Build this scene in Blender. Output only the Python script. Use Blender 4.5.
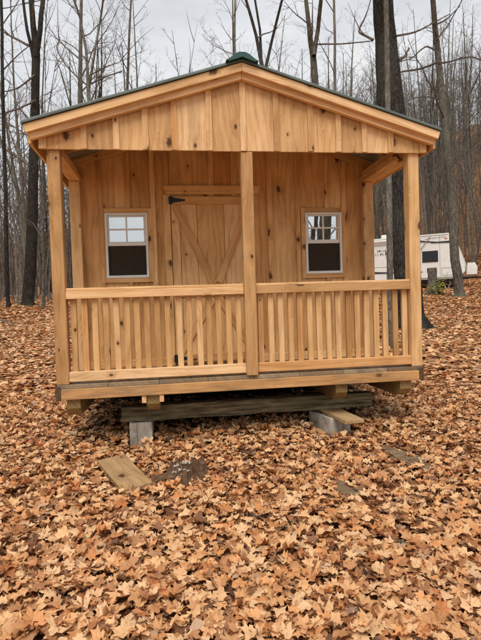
import bpy, math, random
import numpy as np
from mathutils import Vector, Matrix

# ------------------------------------------------------------------ scene, camera, light
scene = bpy.context.scene
for o in list(bpy.data.objects):
    bpy.data.objects.remove(o)
C = bpy.context.collection
R = math.radians
Z0 = 0.47                                    # height of the porch rim's underside above the ground

CAM = np.array([-0.638, -4.075, 0.714 + Z0])
YAW, PITCH, ROLL, FPX = R(8.075), R(1.861), R(1.869), 495.065


def cam_axes():
    cy, sy, cp, sp = math.cos(YAW), math.sin(YAW), math.cos(PITCH), math.sin(PITCH)
    f = np.array([sy * cp, cy * cp, -sp])
    r = np.array([cy, -sy, 0.0])
    d = np.cross(f, r)
    c, s = math.cos(ROLL), math.sin(ROLL)
    return c * r + s * d, -s * r + c * d, f


AX_R, AX_D, AX_F = cam_axes()
cam_data = bpy.data.cameras.new('camera')
cam = bpy.data.objects.new('camera', cam_data)
C.objects.link(cam)
M4 = Matrix.Identity(4)
for i in range(3):
    M4[i][0], M4[i][1], M4[i][2], M4[i][3] = AX_R[i], -AX_D[i], -AX_F[i], CAM[i]
cam.matrix_world = M4
cam_data.sensor_fit = 'VERTICAL'
cam_data.sensor_height = 24.0
cam_data.lens = FPX / 640.0 * 24.0
cam_data.clip_start = 0.05
cam_data.clip_end = 1500.0
scene.camera = cam

SUN_EL, SUN_AZ = R(56), R(196)               # azimuth clockwise from +y: behind and a little left of the camera
world = bpy.data.worlds.new('World')
scene.world = world
world.use_nodes = True
wn, wl = world.node_tree.nodes, world.node_tree.links
wn.clear()
w_out = wn.new('ShaderNodeOutputWorld')
w_bg = wn.new('ShaderNodeBackground')
w_bg.inputs['Strength'].default_value = 0.1
sky = wn.new('ShaderNodeTexSky')
sky.sky_type = 'NISHITA'
sky.sun_disc = False
sky.sun_elevation = SUN_EL
sky.sun_rotation = SUN_AZ
sky.dust_density = 4.0
w_tc = wn.new('ShaderNodeTexCoord')
w_map = wn.new('ShaderNodeMapping')
w_map.inputs['Scale'].default_value = (1.6, 1.6, 4.2)
w_noise = wn.new('ShaderNodeTexNoise')
w_noise.inputs['Scale'].default_value = 1.5
w_noise.inputs['Detail'].default_value = 6.0
w_noise.inputs['Roughness'].default_value = 0.55
w_ramp = wn.new('ShaderNodeValToRGB')
w_ramp.color_ramp.elements[0].position = 0.32
w_ramp.color_ramp.elements[0].color = (0.66, 0.69, 0.74, 1)
w_ramp.color_ramp.elements[1].position = 0.68
w_ramp.color_ramp.elements[1].color = (1.06, 1.06, 1.05, 1)
w_mul = wn.new('ShaderNodeVectorMath')
w_mul.operation = 'SCALE'
w_mul.inputs['Scale'].default_value = 5.3
w_mix = wn.new('ShaderNodeMix')
w_mix.data_type = 'RGBA'
w_mix.inputs['Factor'].default_value = 0.93
wl.new(w_tc.outputs['Generated'], w_map.inputs['Vector'])
wl.new(w_map.outputs['Vector'], w_noise.inputs['Vector'])
wl.new(w_noise.outputs['Fac'], w_ramp.inputs['Fac'])
wl.new(w_ramp.outputs['Color'], w_mul.inputs[0])
wl.new(sky.outputs['Color'], w_mix.inputs['A'])
wl.new(w_mul.outputs['Vector'], w_mix.inputs['B'])
wl.new(w_mix.outputs['Result'], w_bg.inputs['Color'])
wl.new(w_bg.outputs['Background'], w_out.inputs['Surface'])

sun_data = bpy.data.lights.new('sun', 'SUN')
sun_data.energy = 1.5
sun_data.angle = R(35)
sun_data.color = (1.0, 0.93, 0.82)
sun = bpy.data.objects.new('sun', sun_data)
C.objects.link(sun)
to_sun = Vector((math.sin(SUN_AZ) * math.cos(SUN_EL), math.cos(SUN_AZ) * math.cos(SUN_EL), math.sin(SUN_EL)))
sun.rotation_euler = to_sun.to_track_quat('Z', 'Y').to_euler()
sun.location = (0, -10, 20)

vs = scene.view_settings
vs.view_transform = 'Standard'
vs.look = 'None'
vs.exposure = 0.84
vs.gamma = 1.0
vs.use_curve_mapping = False

scene.cycles.max_bounces = 6
scene.cycles.diffuse_bounces = 3
scene.cycles.transparent_max_bounces = 8

rng = random.Random(7)
nrng = np.random.default_rng(11)

# ------------------------------------------------------------------ materials


class NT:
    def __init__(self, name):
        self.m = bpy.data.materials.new(name)
        self.m.use_nodes = True
        self.n = self.m.node_tree.nodes
        self.l = self.m.node_tree.links
        self.b = self.n['Principled BSDF']

    def new(self, t, **kw):
        x = self.n.new('ShaderNode' + t)
        for k, v in kw.items():
            setattr(x, k, v)
        return x

    def link(self, a, b):
        self.l.new(a, b)

    def val(self, sock, v):
        if hasattr(v, 'is_output') or hasattr(v, 'links'):
            self.l.new(v, sock)
        else:
            sock.default_value = v

    def math(self, op, a, b=None, c=None, clamp=False):
        x = self.new('Math', operation=op, use_clamp=clamp)
        self.val(x.inputs[0], a)
        if b is not None:
            self.val(x.inputs[1], b)
        if c is not None:
            self.val(x.inputs[2], c)
        return x.outputs[0]

    def xyz(self, a, b, c):
        x = self.new('CombineXYZ')
        for i, v in enumerate((a, b, c)):
            self.val(x.inputs[i], v)
        return x.outputs[0]

    def noise(self, vec, scale, detail=3.0, rough=0.5, dim='3D'):
        x = self.new('TexNoise', noise_dimensions=dim)
        self.val(x.inputs['Vector'], vec)
        x.inputs['Scale'].default_value = scale
        x.inputs['Detail'].default_value = detail
        x.inputs['Roughness'].default_value = rough
        return x.outputs['Fac']

    def ramp(self, fac, stops, interp='LINEAR'):
        x = self.new('ValToRGB')
        cr = x.color_ramp
        cr.interpolation = interp
        while len(cr.elements) < len(stops):
            cr.elements.new(0.5)
        for e, (p, c) in zip(cr.elements, stops):
            e.position = p
            e.color = (*c, 1) if len(c) == 3 else c
        self.val(x.inputs['Fac'], fac)
        return x.outputs['Color']

    def mix(self, fac, a, b, blend='MIX'):
        x = self.new('Mix', data_type='RGBA', blend_type=blend)
        self.val(x.inputs['Factor'], fac)
        for s, v in ((x.inputs['A'], a), (x.inputs['B'], b)):
            if isinstance(v, tuple):
                s.default_value = (*v, 1) if len(v) == 3 else v
            else:
                self.l.new(v, s)
        return x.outputs['Result']

    def smooth(self, v, lo, hi, a=0.0, b=1.0):
        x = self.new('MapRange', interpolation_type='SMOOTHSTEP')
        self.val(x.inputs[0], v)
        for i, k in enumerate((lo, hi, a, b)):
            x.inputs[i + 1].default_value = k
        return x.outputs[0]

    def bump(self, h, strength, dist=0.01):
        x = self.new('Bump')
        x.inputs['Strength'].default_value = strength
        x.inputs['Distance'].default_value = dist
        self.l.new(h, x.inputs['Height'])
        self.l.new(x.outputs['Normal'], self.b.inputs['Normal'])

    def col(self, c):
        self.val(self.b.inputs['Base Color'], (*c, 1) if isinstance(c, tuple) and len(c) == 3 else c)

    def set(self, **kw):
        for k, v in kw.items():
            self.val(self.b.inputs[k.replace('_', ' ')], v)
        return self


def pine(name, axis, light, mid, dark, weather=0.0, knots=0.5, grey=(0.25, 0.21, 0.17)):
    t = NT(name)
    tc = t.new('TexCoord')
    oi = t.new('ObjectInfo')
    sep = t.new('SeparateXYZ')
    t.link(tc.outputs['Object'], sep.inputs[0])
    ax = {'X': 0, 'Y': 1, 'Z': 2}[axis]
    others = [i for i in range(3) if i != ax]
    rnd = oi.outputs['Random']
    L = t.math('ADD', sep.outputs[ax], t.math('MULTIPLY', rnd, 61.0))
    A = t.math('ADD', t.math('ADD', sep.outputs[others[0]], t.math('MULTIPLY', sep.outputs[others[1]], 0.93)),
               t.math('MULTIPLY', rnd, 23.7))
    # knots
    vor = t.new('TexVoronoi', voronoi_dimensions='2D')
    t.link(t.xyz(t.math('MULTIPLY', L, 2.6), t.math('MULTIPLY', A, 4.4), 0.0), vor.inputs['Vector'])
    vor.inputs['Scale'].default_value = 1.0
    vsep = t.new('SeparateColor')
    t.link(vor.outputs['Color'], vsep.inputs[0])
    dist = vor.outputs['Distance']
    has = t.math('GREATER_THAN', vsep.outputs[0], 1.0 - knots)
    size = t.math('MULTIPLY_ADD', t.math('POWER', vsep.outputs[1], 1.5), 0.105, 0.028)
    kwob = t.noise(t.xyz(t.math('MULTIPLY', L, 38.0), t.math('MULTIPLY', A, 38.0), rnd), 1.0, 2.0)
    kd = t.math('DIVIDE', t.math('MULTIPLY', dist, t.math('MULTIPLY_ADD', kwob, 1.5, 0.3)), size)
    kn = t.math('MULTIPLY', t.smooth(kd, 0.45, 1.3, 0.92, 0.0), has)
    halo = t.math('MULTIPLY', t.smooth(kd, 0.6, 4.5, 1.0, 0.0), has)
    # grain
    warp = t.noise(t.xyz(t.math('MULTIPLY', L, 0.9), t.math('MULTIPLY', A, 3.5), rnd), 1.0, 2.0)
    ph = t.math('ADD', t.math('MULTIPLY', A, 88.0), t.math('MULTIPLY', warp, 30.0))
    ph = t.math('ADD', ph, t.math('MULTIPLY', halo, 4.0))
    ring = t.math('MULTIPLY_ADD', t.math('SINE', ph), 0.5, 0.5)
    ring = t.math('POWER', ring, 2.2)
    ph2 = t.math('ADD', t.math('MULTIPLY', ph, 3.7), t.math('MULTIPLY', t.noise(t.xyz(t.math('MULTIPLY', L, 3.0), t.math('MULTIPLY', A, 20.0), 5.0), 1.0, 3.0), 9.0))
    late = t.math('POWER', t.math('MULTIPLY_ADD', t.math('SINE', ph2), 0.5, 0.5), 4.0)
    late = t.math('MULTIPLY', late, t.smooth(t.noise(t.xyz(t.math('MULTIPLY', L, 1.1), t.math('MULTIPLY', A, 9.0), 7.0), 1.0, 2.0), 0.3, 0.65))
    streak = t.noise(t.xyz(t.math('MULTIPLY', L, 1.8), t.math('MULTIPLY', A, 36.0), 0.0), 1.0, 7.0, 0.72)
    fine = t.noise(t.xyz(t.math('MULTIPLY', L, 9.0), t.math('MULTIPLY', A, 320.0), 0.0), 1.0, 2.0, 0.6)
    g = t.math('ADD', t.math('MULTIPLY', ring, 0.17), t.math('MULTIPLY', streak, 0.86))
    g = t.math('ADD', g, t.math('MULTIPLY', t.math('SUBTRACT', fine, 0.5), 0.22))
    g = t.math('ADD', g, t.math('MULTIPLY', late, 0.20))
    c = t.ramp(g, [(0.26, light), (0.5, mid), (0.80, dark)])
    blot = t.noise(t.xyz(t.math('MULTIPLY', L, 1.3), t.math('MULTIPLY', A, 6.0), 3.0), 1.0, 3.0, 0.6)
    c = t.mix(t.smooth(blot, 0.42, 0.8, 0.0, 0.6), c, tuple(x * 0.74 for x in dark))
    big = t.noise(t.xyz(t.math('MULTIPLY', L, 2.4), t.math('MULTIPLY', A, 3.0), 12.0), 1.0, 3.0, 0.6)
    c = t.mix(t.smooth(big, 0.35, 0.7, 0.0, 0.35), c, tuple(min(1, x * 1.12 + 0.03) for x in light))
    c = t.mix(t.math('MULTIPLY', halo, 0.36), c, tuple(x * 0.8 for x in dark))
    c = t.mix(kn, c, (0.07, 0.024, 0.009))
    tone = t.ramp(t.math('FRACT', t.math('MULTIPLY', rnd, 7.31)),
                  [(0.0, (0.66, 0.58, 0.48)), (0.2, (0.90, 0.85, 0.79)), (0.5, (1.05, 1.03, 0.98)), (0.75, (1.12, 1.17, 1.27)), (1.0, (0.90, 0.75, 0.60))])
    c = t.mix(1.0, c, tone, 'MULTIPLY')
    if weather > 0:
        wv = t.noise(t.xyz(t.math('MULTIPLY', L, 1.6), t.math('MULTIPLY', A, 11.0), 8.0), 1.0, 5.0, 0.65)
        lo = 0.72 - weather * 0.5
        c = t.mix(t.smooth(wv, lo, lo + 0.22, 0.0, min(1.0, 0.45 + weather * 0.5)), c, grey)
    t.col(c)
    t.set(Roughness=0.72)
    t.b.inputs['Specular IOR Level'].default_value = 0.25
    hgt = t.math('ADD', t.math('MULTIPLY', g, 0.7), t.math('MULTIPLY', fine, 0.6))
    t.bump(hgt, 0.35, 0.002)
    return t.m


PL, PM, PD = (0.80, 0.54, 0.29), (0.68, 0.42, 0.20), (0.46, 0.245, 0.098)
pv = pine('pine_upright', 'Z', PL, PM, PD, 0.10, 0.72)
ph_ = pine('pine_level', 'X', PL, PM, PD, 0.18, 0.5)
py = pine('pine_deep', 'Y', PL, PM, PD, 0.12, 0.4)
IL, IM, ID = (0.82, 0.525, 0.245), (0.70, 0.405, 0.165), (0.46, 0.225, 0.08)
wall_v = pine('pine_wall', 'Z', IL, IM, ID, 0.05, 0.62)
wall_h = pine('pine_wall_level', 'X', IL, IM, ID, 0.0, 0.4)
rim_m = pine('pine_rim', 'X', (0.68, 0.46, 0.24), (0.57, 0.365, 0.175), (0.38, 0.21, 0.09), 0.58, 0.7, (0.25, 0.17, 0.10))
deck_m = pine('deck_wood', 'Y', (0.36, 0.27, 0.175), (0.29, 0.21, 0.13), (0.2, 0.14, 0.085), 0.6, 0.3, (0.17, 0.14, 0.11))
skid_m = pine('skid_wood', 'Y', (0.33, 0.23, 0.10), (0.26, 0.18, 0.075), (0.17, 0.11, 0.045), 0.35, 0.3, (0.14, 0.13, 0.06))
plank_m = pine('plank_wood', 'X', (0.50, 0.345, 0.185), (0.40, 0.265, 0.135), (0.25, 0.15, 0.072), 0.42, 0.4, (0.23, 0.165, 0.105))
old_m = pine('old_wood', 'X', (0.23, 0.165, 0.10), (0.16, 0.105, 0.062), (0.08, 0.05, 0.028), 0.4, 0.5, (0.12, 0.095, 0.07))
brace_m = wall_h


def simple(name, col, rough=0.5, metal=0.0, nscale=0, namt=0.0):
    t = NT(name)
    if nscale:
        tc = t.new('TexCoord')
        n = t.noise(tc.outputs['Object'], nscale, 4.0, 0.6)
        t.col(t.mix(t.smooth(n, 0.3, 0.75), tuple(c * (1 - namt) for c in col), tuple(min(1, c * (1 + namt)) for c in col)))
    else:
        t.col(col)
    t.set(Roughness=rough, Metallic=metal)
    return t.m


def beam_material():
    t = NT('mossy_timber')
    tc = t.new('TexCoord')
    mp = t.new('Mapping')
    mp.inputs['Scale'].default_value = (2.6, 34.0, 34.0)
    t.link(tc.outputs['Object'], mp.inputs['Vector'])
    g = t.noise(mp.outputs['Vector'], 1.0, 5.0, 0.65)
    n = t.noise(tc.outputs['Object'], 3.2, 4.0, 0.6)
    c = t.ramp(g, [(0.36, (0.022, 0.017, 0.010)), (0.47, (0.11, 0.09, 0.05)), (0.62, (0.27, 0.225, 0.13))])
    c = t.mix(t.smooth(n, 0.42, 0.66, 0.0, 0.55), c, (0.078, 0.082, 0.032))
    t.col(c)
    t.set(Roughness=0.9)
    t.bump(g, 0.6, 0.006)
    return t.m


mossy = beam_material()


def concrete_material():
    t = NT('concrete')
    tc = t.new('TexCoord')
    n = t.noise(tc.outputs['Object'], 9.0, 6.0, 0.7)
    f = t.noise(tc.outputs['Object'], 75.0, 5.0, 0.75)
    c = t.ramp(n, [(0.34, (0.26, 0.22, 0.17)), (0.6, (0.58, 0.53, 0.45))])
    c = t.mix(t.smooth(f, 0.5, 0.72, 0.0, 0.45), c, (0.18, 0.17, 0.155))
    t.col(c)
    t.set(Roughness=0.95)
    t.bump(f, 0.5, 0.004)
    return t.m


concrete = concrete_material()
white_pvc = simple('white_vinyl', (0.80, 0.78, 0.73), 0.45, 0, 6, 0.06)
metal_roof = simple('green_steel', (0.085, 0.105, 0.095), 0.5, 0.0, 4, 0.25)
roof_under = simple('steel_underside', (0.34, 0.36, 0.36), 0.42, 0.35, 5, 0.2)
iron = simple('black_iron', (0.018, 0.02, 0.024), 0.45, 0.3)
dark_room = simple('interior_board', (0.20, 0.12, 0.06), 0.9)
end_grain = simple('wet_end_grain', (0.10, 0.055, 0.026), 0.9, 0, 40, 0.5)


def glass_material():
    t = NT('coated_glass')
    out = t.n['Material Output']
    t.n.remove(t.b)
    gl = t.new('BsdfGlossy')
    gl.inputs['Color'].default_value = (0.93, 0.95, 0.96, 1)
    gl.inputs['Roughness'].default_value = 0.012
    tr = t.new('BsdfTransparent')
    tr.inputs['Color'].default_value = (0.7, 0.73, 0.72, 1)
    fr = t.new('Fresnel')
    fr.inputs['IOR'].default_value = 1.5
    f = t.math('ADD', fr.outputs[0], 0.62, clamp=True)
    mx = t.new('MixShader')
    t.link(f, mx.inputs[0])
    t.link(tr.outputs[0], mx.inputs[1])
    t.link(gl.outputs[0], mx.inputs[2])
    tc = t.new('TexCoord')
    nz = t.noise(tc.outputs['Object'], 5.0, 1.0)
    bp = t.new('Bump')
    bp.inputs['Strength'].default_value = 0.05
    bp.inputs['Distance'].default_value = 0.01
    t.link(nz, bp.inputs['Height'])
    t.link(bp.outputs[0], gl.inputs['Normal'])
    t.link(mx.outputs[0], out.inputs['Surface'])
    return t.m


glass = glass_material()


def screen_material():
    t = NT('insect_screen')
    out = t.n['Material Output']
    t.n.remove(t.b)
    df = t.new('BsdfDiffuse')
    df.inputs['Color'].default_value = (0.075, 0.06, 0.045, 1)
    tr = t.new('BsdfTransparent')
    mx = t.new('MixShader')
    mx.inputs[0].default_value = 0.55
    t.link(tr.outputs[0], mx.inputs[1])
    t.link(df.outputs[0], mx.inputs[2])
    t.link(mx.outputs[0], out.inputs['Surface'])
    return t.m


screen_mat = screen_material()


def bark_material(name, c0, c1, c2, vs_=7.0, lichen=None):
    t = NT(name)
    tc = t.new('TexCoord')
    oi = t.new('ObjectInfo')
    mp = t.new('Mapping')
    mp.inputs['Scale'].default_value = (vs_, vs_, vs_ * 0.24)
    t.link(tc.outputs['Object'], mp.inputs['Vector'])
    off = t.new('VectorMath', operation='ADD')
    t.link(mp.outputs['Vector'], off.inputs[0])
    t.link(t.xyz(t.math('MULTIPLY', oi.outputs['Random'], 31.0), 0.0, 0.0), off.inputs[1])
    n0 = t.noise(off.outputs[0], 2.2, 7.0, 0.72)
    vr = t.new('TexVoronoi', feature='DISTANCE_TO_EDGE')
    vr.inputs['Scale'].default_value = 2.4
    wr = t.new('VectorMath', operation='MULTIPLY_ADD')
    nn = t.new('TexNoise')
    nn.inputs['Scale'].default_value = 1.6
    nn.inputs['Detail'].default_value = 4.0
    t.link(off.outputs[0], nn.inputs['Vector'])
    t.link(nn.outputs['Color'], wr.inputs[0])
    wr.inputs[1].default_value = (1.1, 1.1, 1.1)
    t.link(off.outputs[0], wr.inputs[2])
    t.link(wr.outputs[0], vr.inputs['Vector'])
    plate = t.smooth(vr.outputs['Distance'], 0.0, 0.16)
    n = t.math('MULTIPLY', n0, t.math('MULTIPLY_ADD', plate, 0.38, 0.68))
    big = t.noise(tc.outputs['Object'], 0.9, 3.0, 0.6)
    c = t.ramp(n, [(0.3, c0), (0.5, c1), (0.68, c2)])
    if lichen:
        c = t.mix(t.smooth(big, 0.48, 0.68, 0.0, 0.55), c, lichen)
    tone = t.ramp(oi.outputs['Random'], [(0.0, (0.7, 0.68, 0.66)), (0.5, (1, 1, 1)), (1.0, (1.3, 1.3, 1.3))])
    c = t.mix(1.0, c, tone, 'MULTIPLY')
    t.col(c)
    t.set(Roughness=0.95)
    t.b.inputs['Specular IOR Level'].default_value = 0.1
    t.bump(n, 0.9, 0.03)
    return t.m


bark_grey = bark_material('grey_bark', (0.06, 0.053, 0.044), (0.155, 0.139, 0.118), (0.25, 0.23, 0.20), 7.0, (0.15, 0.16, 0.11))
bark_dark = bark_material('dark_furrowed_bark', (0.014, 0.012, 0.011), (0.042, 0.037, 0.033), (0.095, 0.085, 0.075), 11.0, (0.06, 0.06, 0.045))
bark_pale = bark_material('pale_bark', (0.09, 0.083, 0.07), (0.18, 0.168, 0.143), (0.28, 0.265, 0.23), 9.0, (0.22, 0.235, 0.17))
bark_twig = bark_material('twig_bark', (0.08, 0.067, 0.057), (0.15, 0.13, 0.112), (0.21, 0.185, 0.16), 5.0)

LEAF_STOPS = [(0.0, (0.05, 0.024, 0.014)), (0.14, (0.13, 0.058, 0.03)), (0.28, (0.30, 0.135, 0.062)), (0.45, (0.52, 0.25, 0.108)),
              (0.64, (0.68, 0.37, 0.17)), (0.82, (0.82, 0.52, 0.275)), (0.92, (0.56, 0.36, 0.225)), (1.0, (0.24, 0.145, 0.10))]


def leaf_material(name, per_object):
    t = NT(name)
    tc = t.new('TexCoord')
    if per_object:
        oi = t.new('ObjectInfo')
        fac = oi.outputs['Random']
        fac = t.math('MULTIPLY_ADD', fac, 0.50, 0.36)
    else:
        at = t.new('Attribute', attribute_name='tone')
        fac = at.outputs['Fac']
    n = t.noise(tc.outputs['Object'], 55.0, 3.0, 0.6)
    c = t.ramp(fac, LEAF_STOPS)
    hue = t.ramp(t.math('FRACT', t.math('MULTIPLY', fac, 97.3)), [(0.0, (0.98, 0.74, 0.58)), (0.3, (1.0, 0.93, 0.86)), (0.7, (1.0, 1.0, 1.0)), (1.0, (1.03, 1.08, 1.16))])
    c = t.mix(1.0, c, hue, 'MULTIPLY')
    c = t.mix(t.smooth(n, 0.45, 0.78, 0.0, 0.35), c, (0.16, 0.08, 0.04))
    t.col(c)
    t.set(Roughness=0.62)
    t.b.inputs['Specular IOR Level'].default_value = 0.3
    out = t.n['Material Output']
    tl = t.new('BsdfTranslucent')
    t.link(c, tl.inputs['Color'])
    mx = t.new('MixShader')
    mx.inputs[0].default_value = 0.16
    t.link(t.b.outputs[0], mx.inputs[1])
    t.link(tl.outputs[0], mx.inputs[2])
    t.link(mx.outputs[0], out.inputs['Surface'])
    return t.m


leaf_mat = leaf_material('leaf_litter', False)
leaf_one = leaf_material('fallen_leaf', True)


def ground_material():
    t = NT('forest_floor')
    tc = t.new('TexCoord')
    g = t.new('VectorMath', operation='MULTIPLY')
    t.link(tc.outputs['Object'], g.inputs[0])
    g.inputs[1].default_value = (1, 1, 0.3)
    wv = t.new('TexNoise')
    wv.inputs['Scale'].default_value = 9.0
    t.link(g.outputs[0], wv.inputs['Vector'])
    ad = t.new('VectorMath', operation='MULTIPLY_ADD')
    t.link(wv.outputs['Color'], ad.inputs[0])
    ad.inputs[1].default_value = (0.1, 0.1, 0.0)
    t.link(g.outputs[0], ad.inputs[2])
    vor = t.new('TexVoronoi')
    vor.inputs['Scale'].default_value = 10.5
    t.link(ad.outputs[0], vor.inputs['Vector'])
    sp = t.new('SeparateColor')
    t.link(vor.outputs['Color'], sp.inputs[0])
    c = t.ramp(sp.outputs[0], LEAF_STOPS)
    edge = t.smooth(vor.outputs['Distance'], 0.4, 0.75, 0.0, 0.6)
    c = t.mix(edge, c, (0.075, 0.038, 0.02))
    big = t.noise(tc.outputs['Object'], 0.55, 4.0, 0.6)
    c = t.mix(t.smooth(big, 0.45, 0.75, 0.0, 0.35), c, (0.2, 0.11, 0.06))
    sep = t.new('SeparateXYZ')
    t.link(tc.outputs['Object'], sep.inputs[0])
    # shade under the cabin floor, painted into the ground as a dark patch
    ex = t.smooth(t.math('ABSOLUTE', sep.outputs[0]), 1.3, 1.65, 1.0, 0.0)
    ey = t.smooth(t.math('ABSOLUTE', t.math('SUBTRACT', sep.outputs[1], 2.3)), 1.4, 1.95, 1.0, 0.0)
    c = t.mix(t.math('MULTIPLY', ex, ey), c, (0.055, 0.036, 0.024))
    # tree shade and haze over the hillside, put into the ground colour
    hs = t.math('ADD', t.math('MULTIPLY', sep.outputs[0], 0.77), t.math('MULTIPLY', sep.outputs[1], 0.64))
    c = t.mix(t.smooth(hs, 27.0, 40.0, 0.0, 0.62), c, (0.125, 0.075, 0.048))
    t.col(c)
    t.set(Roughness=0.95)
    t.b.inputs['Specular IOR Level'].default_value = 0.1
    t.bump(t.math('SUBTRACT', 1.0, vor.outputs['Distance']), 0.9, 0.04)
    return t.m


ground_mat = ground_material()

# ------------------------------------------------------------------ helpers


def tag(o, label, cat, group=None):
    o['label'] = label
    o['category'] = cat
    if group:
        o['group'] = group
    return o


def empty(name, loc, rz=0.0):
    o = bpy.data.objects.new(name, None)
    o.empty_display_size = 0.2
    o.location = loc
    o.rotation_euler = (0, 0, rz)
    C.objects.link(o)
    return o


def link(name, mesh, parent=None, loc=(0, 0, 0), rot=(0, 0, 0)):
    o = bpy.data.objects.new(name, mesh)
    o.location = loc
    o.rotation_euler = rot
    if parent is not None:
        o.parent = parent
    C.objects.link(o)
    return o


def mesh_from(name, verts, faces, mat, smooth=False):
    me = bpy.data.meshes.new(name)
    me.from_pydata([tuple(v) for v in verts], [], faces)
    me.materials.append(mat)
    if smooth:
        me.shade_smooth()
    me.update()
    return me


CACHE = {}


def cbox_data(sx, sy, sz, c):
    """box with chamfered edges, centred"""
    hx, hy, hz = sx / 2, sy / 2, sz / 2
    V, F = [], []
    idx = {}
    for a in (-1, 1):
        for b in (-1, 1):
            for d in (-1, 1):
                for k in range(3):
                    p = [a * (hx - c), b * (hy - c), d * (hz - c)]
                    p[k] = (a * hx, b * hy, d * hz)[k]
                    idx[(a, b, d, k)] = len(V)
                    V.append(p)
    def quad(lst):
        F.append(lst)
    for k in range(3):
        o1, o2 = [(1, 2), (2, 0), (0, 1)][k]
        for s in (-1, 1):
            ring = []
            for (p, q) in ((-1, -1), (1, -1), (1, 1), (-1, 1)):
                key = [0, 0, 0]
                key[k], key[o1], key[o2] = s, p, q
                ring.append(idx[(*key, k)])
            quad(ring if s > 0 else ring[::-1])
    for k in range(3):
        o1, o2 = [(1, 2), (2, 0), (0, 1)][k]
        for p in (-1, 1):
            for q in (-1, 1):
                f = []
                for s, face in ((-1, o1), (1, o1), (1, o2), (-1, o2)):
                    key = [0, 0, 0]
                    key[k], key[o1], key[o2] = s, p, q
                    f.append(idx[(*key, face)])
                quad(f if p * q > 0 else f[::-1])
    for a in (-1, 1):
        for b in (-1, 1):
            for d in (-1, 1):
                f = [idx[(a, b, d, k)] for k in range(3)]
                quad(f if a * b * d > 0 else f[::-1])
    return V, F


def cbox(name, sx, sy, sz, mat, c=0.003):
    key = (round(sx, 4), round(sy, 4), round(sz, 4), mat.name, c)
    if key not in CACHE:
        V, F = cbox_data(sx, sy, sz, min(c, sx * 0.3, sy * 0.3, sz * 0.3))
        CACHE[key] = mesh_from(name, V, F, mat)
    return CACHE[key]


def box(name, parent, x0, x1, y0, y1, z0, z1, mat, c=0.003, rot=(0, 0, 0), off=(0, 0, 0)):
    """box in the parent's frame; off = the frame's own origin"""
    return link(name, cbox(name, x1 - x0, y1 - y0, z1 - z0, mat, c), parent,
                ((x0 + x1) / 2 - off[0], (y0 + y1) / 2 - off[1], (z0 + z1) / 2 - off[2]), rot)


def prism_data(poly, y0, y1):
    """poly in x,z counter-clockwise seen from -y"""
    n = len(poly)
    V = [(x, y0, z) for x, z in poly] + [(x, y1, z) for x, z in poly]
    F = [list(range(n)), list(range(2 * n - 1, n - 1, -1))]
    for i in range(n):
        j = (i + 1) % n
        F.append([i, i + n, j + n, j])
    return V, F


def prism(name, parent, poly, y0, y1, mat, off=(0, 0, 0)):
    cx = sum(p[0] for p in poly) / len(poly)
    cz = sum(p[1] for p in poly) / len(poly)
    cy = (y0 + y1) / 2
    V, F = prism_data([(x - cx, z - cz) for x, z in poly], y0 - cy, y1 - cy)
    return link(name, mesh_from(name, V, F, mat), parent, (cx - off[0], cy - off[1], cz - off[2]))


def multi(name, parent, items, mat, origin, off=(0, 0, 0)):
    """several shapes of one part in one mesh; items = list of (V, F)"""
    V, F = [], []
    for v, f in items:
        b = len(V)
        V += [(p[0] - origin[0], p[1] - origin[1], p[2] - origin[2]) for p in v]
        F += [[i + b for i in q] for q in f]
    return link(name, mesh_from(name, V, F, mat), parent, tuple(origin[i] - off[i] for i in range(3)))


def bx(x0, x1, y0, y1, z0, z1, c=0.002):
    V, F = cbox_data(x1 - x0, y1 - y0, z1 - z0, min(c, (x1 - x0) * .3, (y1 - y0) * .3, (z1 - z0) * .3))
    m = ((x0 + x1) / 2, (y0 + y1) / 2, (z0 + z1) / 2)
    return [(p[0] + m[0], p[1] + m[1], p[2] + m[2]) for p in V], F


def tube_data(pts, rad, sides=6, cap=True, phase=0.0):
    pts = [np.array(p, float) for p in pts]
    V, F = [], []
    n = len(pts)
    ref = None
    for i in range(n):
        a = pts[max(i - 1, 0)]
        b = pts[min(i + 1, n - 1)]
        t = b - a
        t = t / (np.linalg.norm(t) + 1e-9)
        if ref is None:
            ref = np.array([1.0, 0, 0]) if abs(t[0]) < 0.8 else np.array([0, 1.0, 0])
        u = ref - t * np.dot(ref, t)
        u = u / (np.linalg.norm(u) + 1e-9)
        ref = u
        w = np.cross(t, u)
        for k in range(sides):
            ang = phase + 2 * math.pi * k / sides
            V.append(pts[i] + rad[i] * (math.cos(ang) * u + math.sin(ang) * w))
    for i in range(n - 1):
        for k in range(sides):
            k2 = (k + 1) % sides
            F.append([i * sides + k, i * sides + k2, (i + 1) * sides + k2, (i + 1) * sides + k])
    if cap:
        F.append(list(range(sides))[::-1])
        F.append([(n - 1) * sides + k for k in range(sides)])
    return V, F


# ------------------------------------------------------------------ terrain


def terrain(x, y):
    x = np.asarray(x, float)
    y = np.asarray(y, float)
    z = 0.06 * np.clip(y, -9, 0) + 0.07 * np.clip(y, 0, 5) + 0.09 * np.clip(y - 5, 0, 10) + 0.045 * np.clip(y - 15, 0, 33)
    z = z - 0.03 * np.clip(y - 52, 0, 90)
    s = 0.77 * x + 0.64 * y
    hill = 0.46 * 4.0 * np.logaddexp(0, (np.minimum(s, 120) - 33) / 4.0)
    far = 1 / (1 + np.exp((-y - 2) / 4.0))
    z = z + hill * far
    r = np.sqrt(x * x + y * y)
    amp = 0.012 + 0.05 * np.clip((r - 6) / 20, 0, 3)
    z = z + amp * (np.sin(x * 1.7 + 0.4 * y) * np.cos(y * 1.3 - 0.5 * x) + 0.5 * np.sin(x * 4.1 + 1.0) * np.sin(y * 3.7))
    return z


def gz(x, y):
    return float(terrain(x, y))


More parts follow.
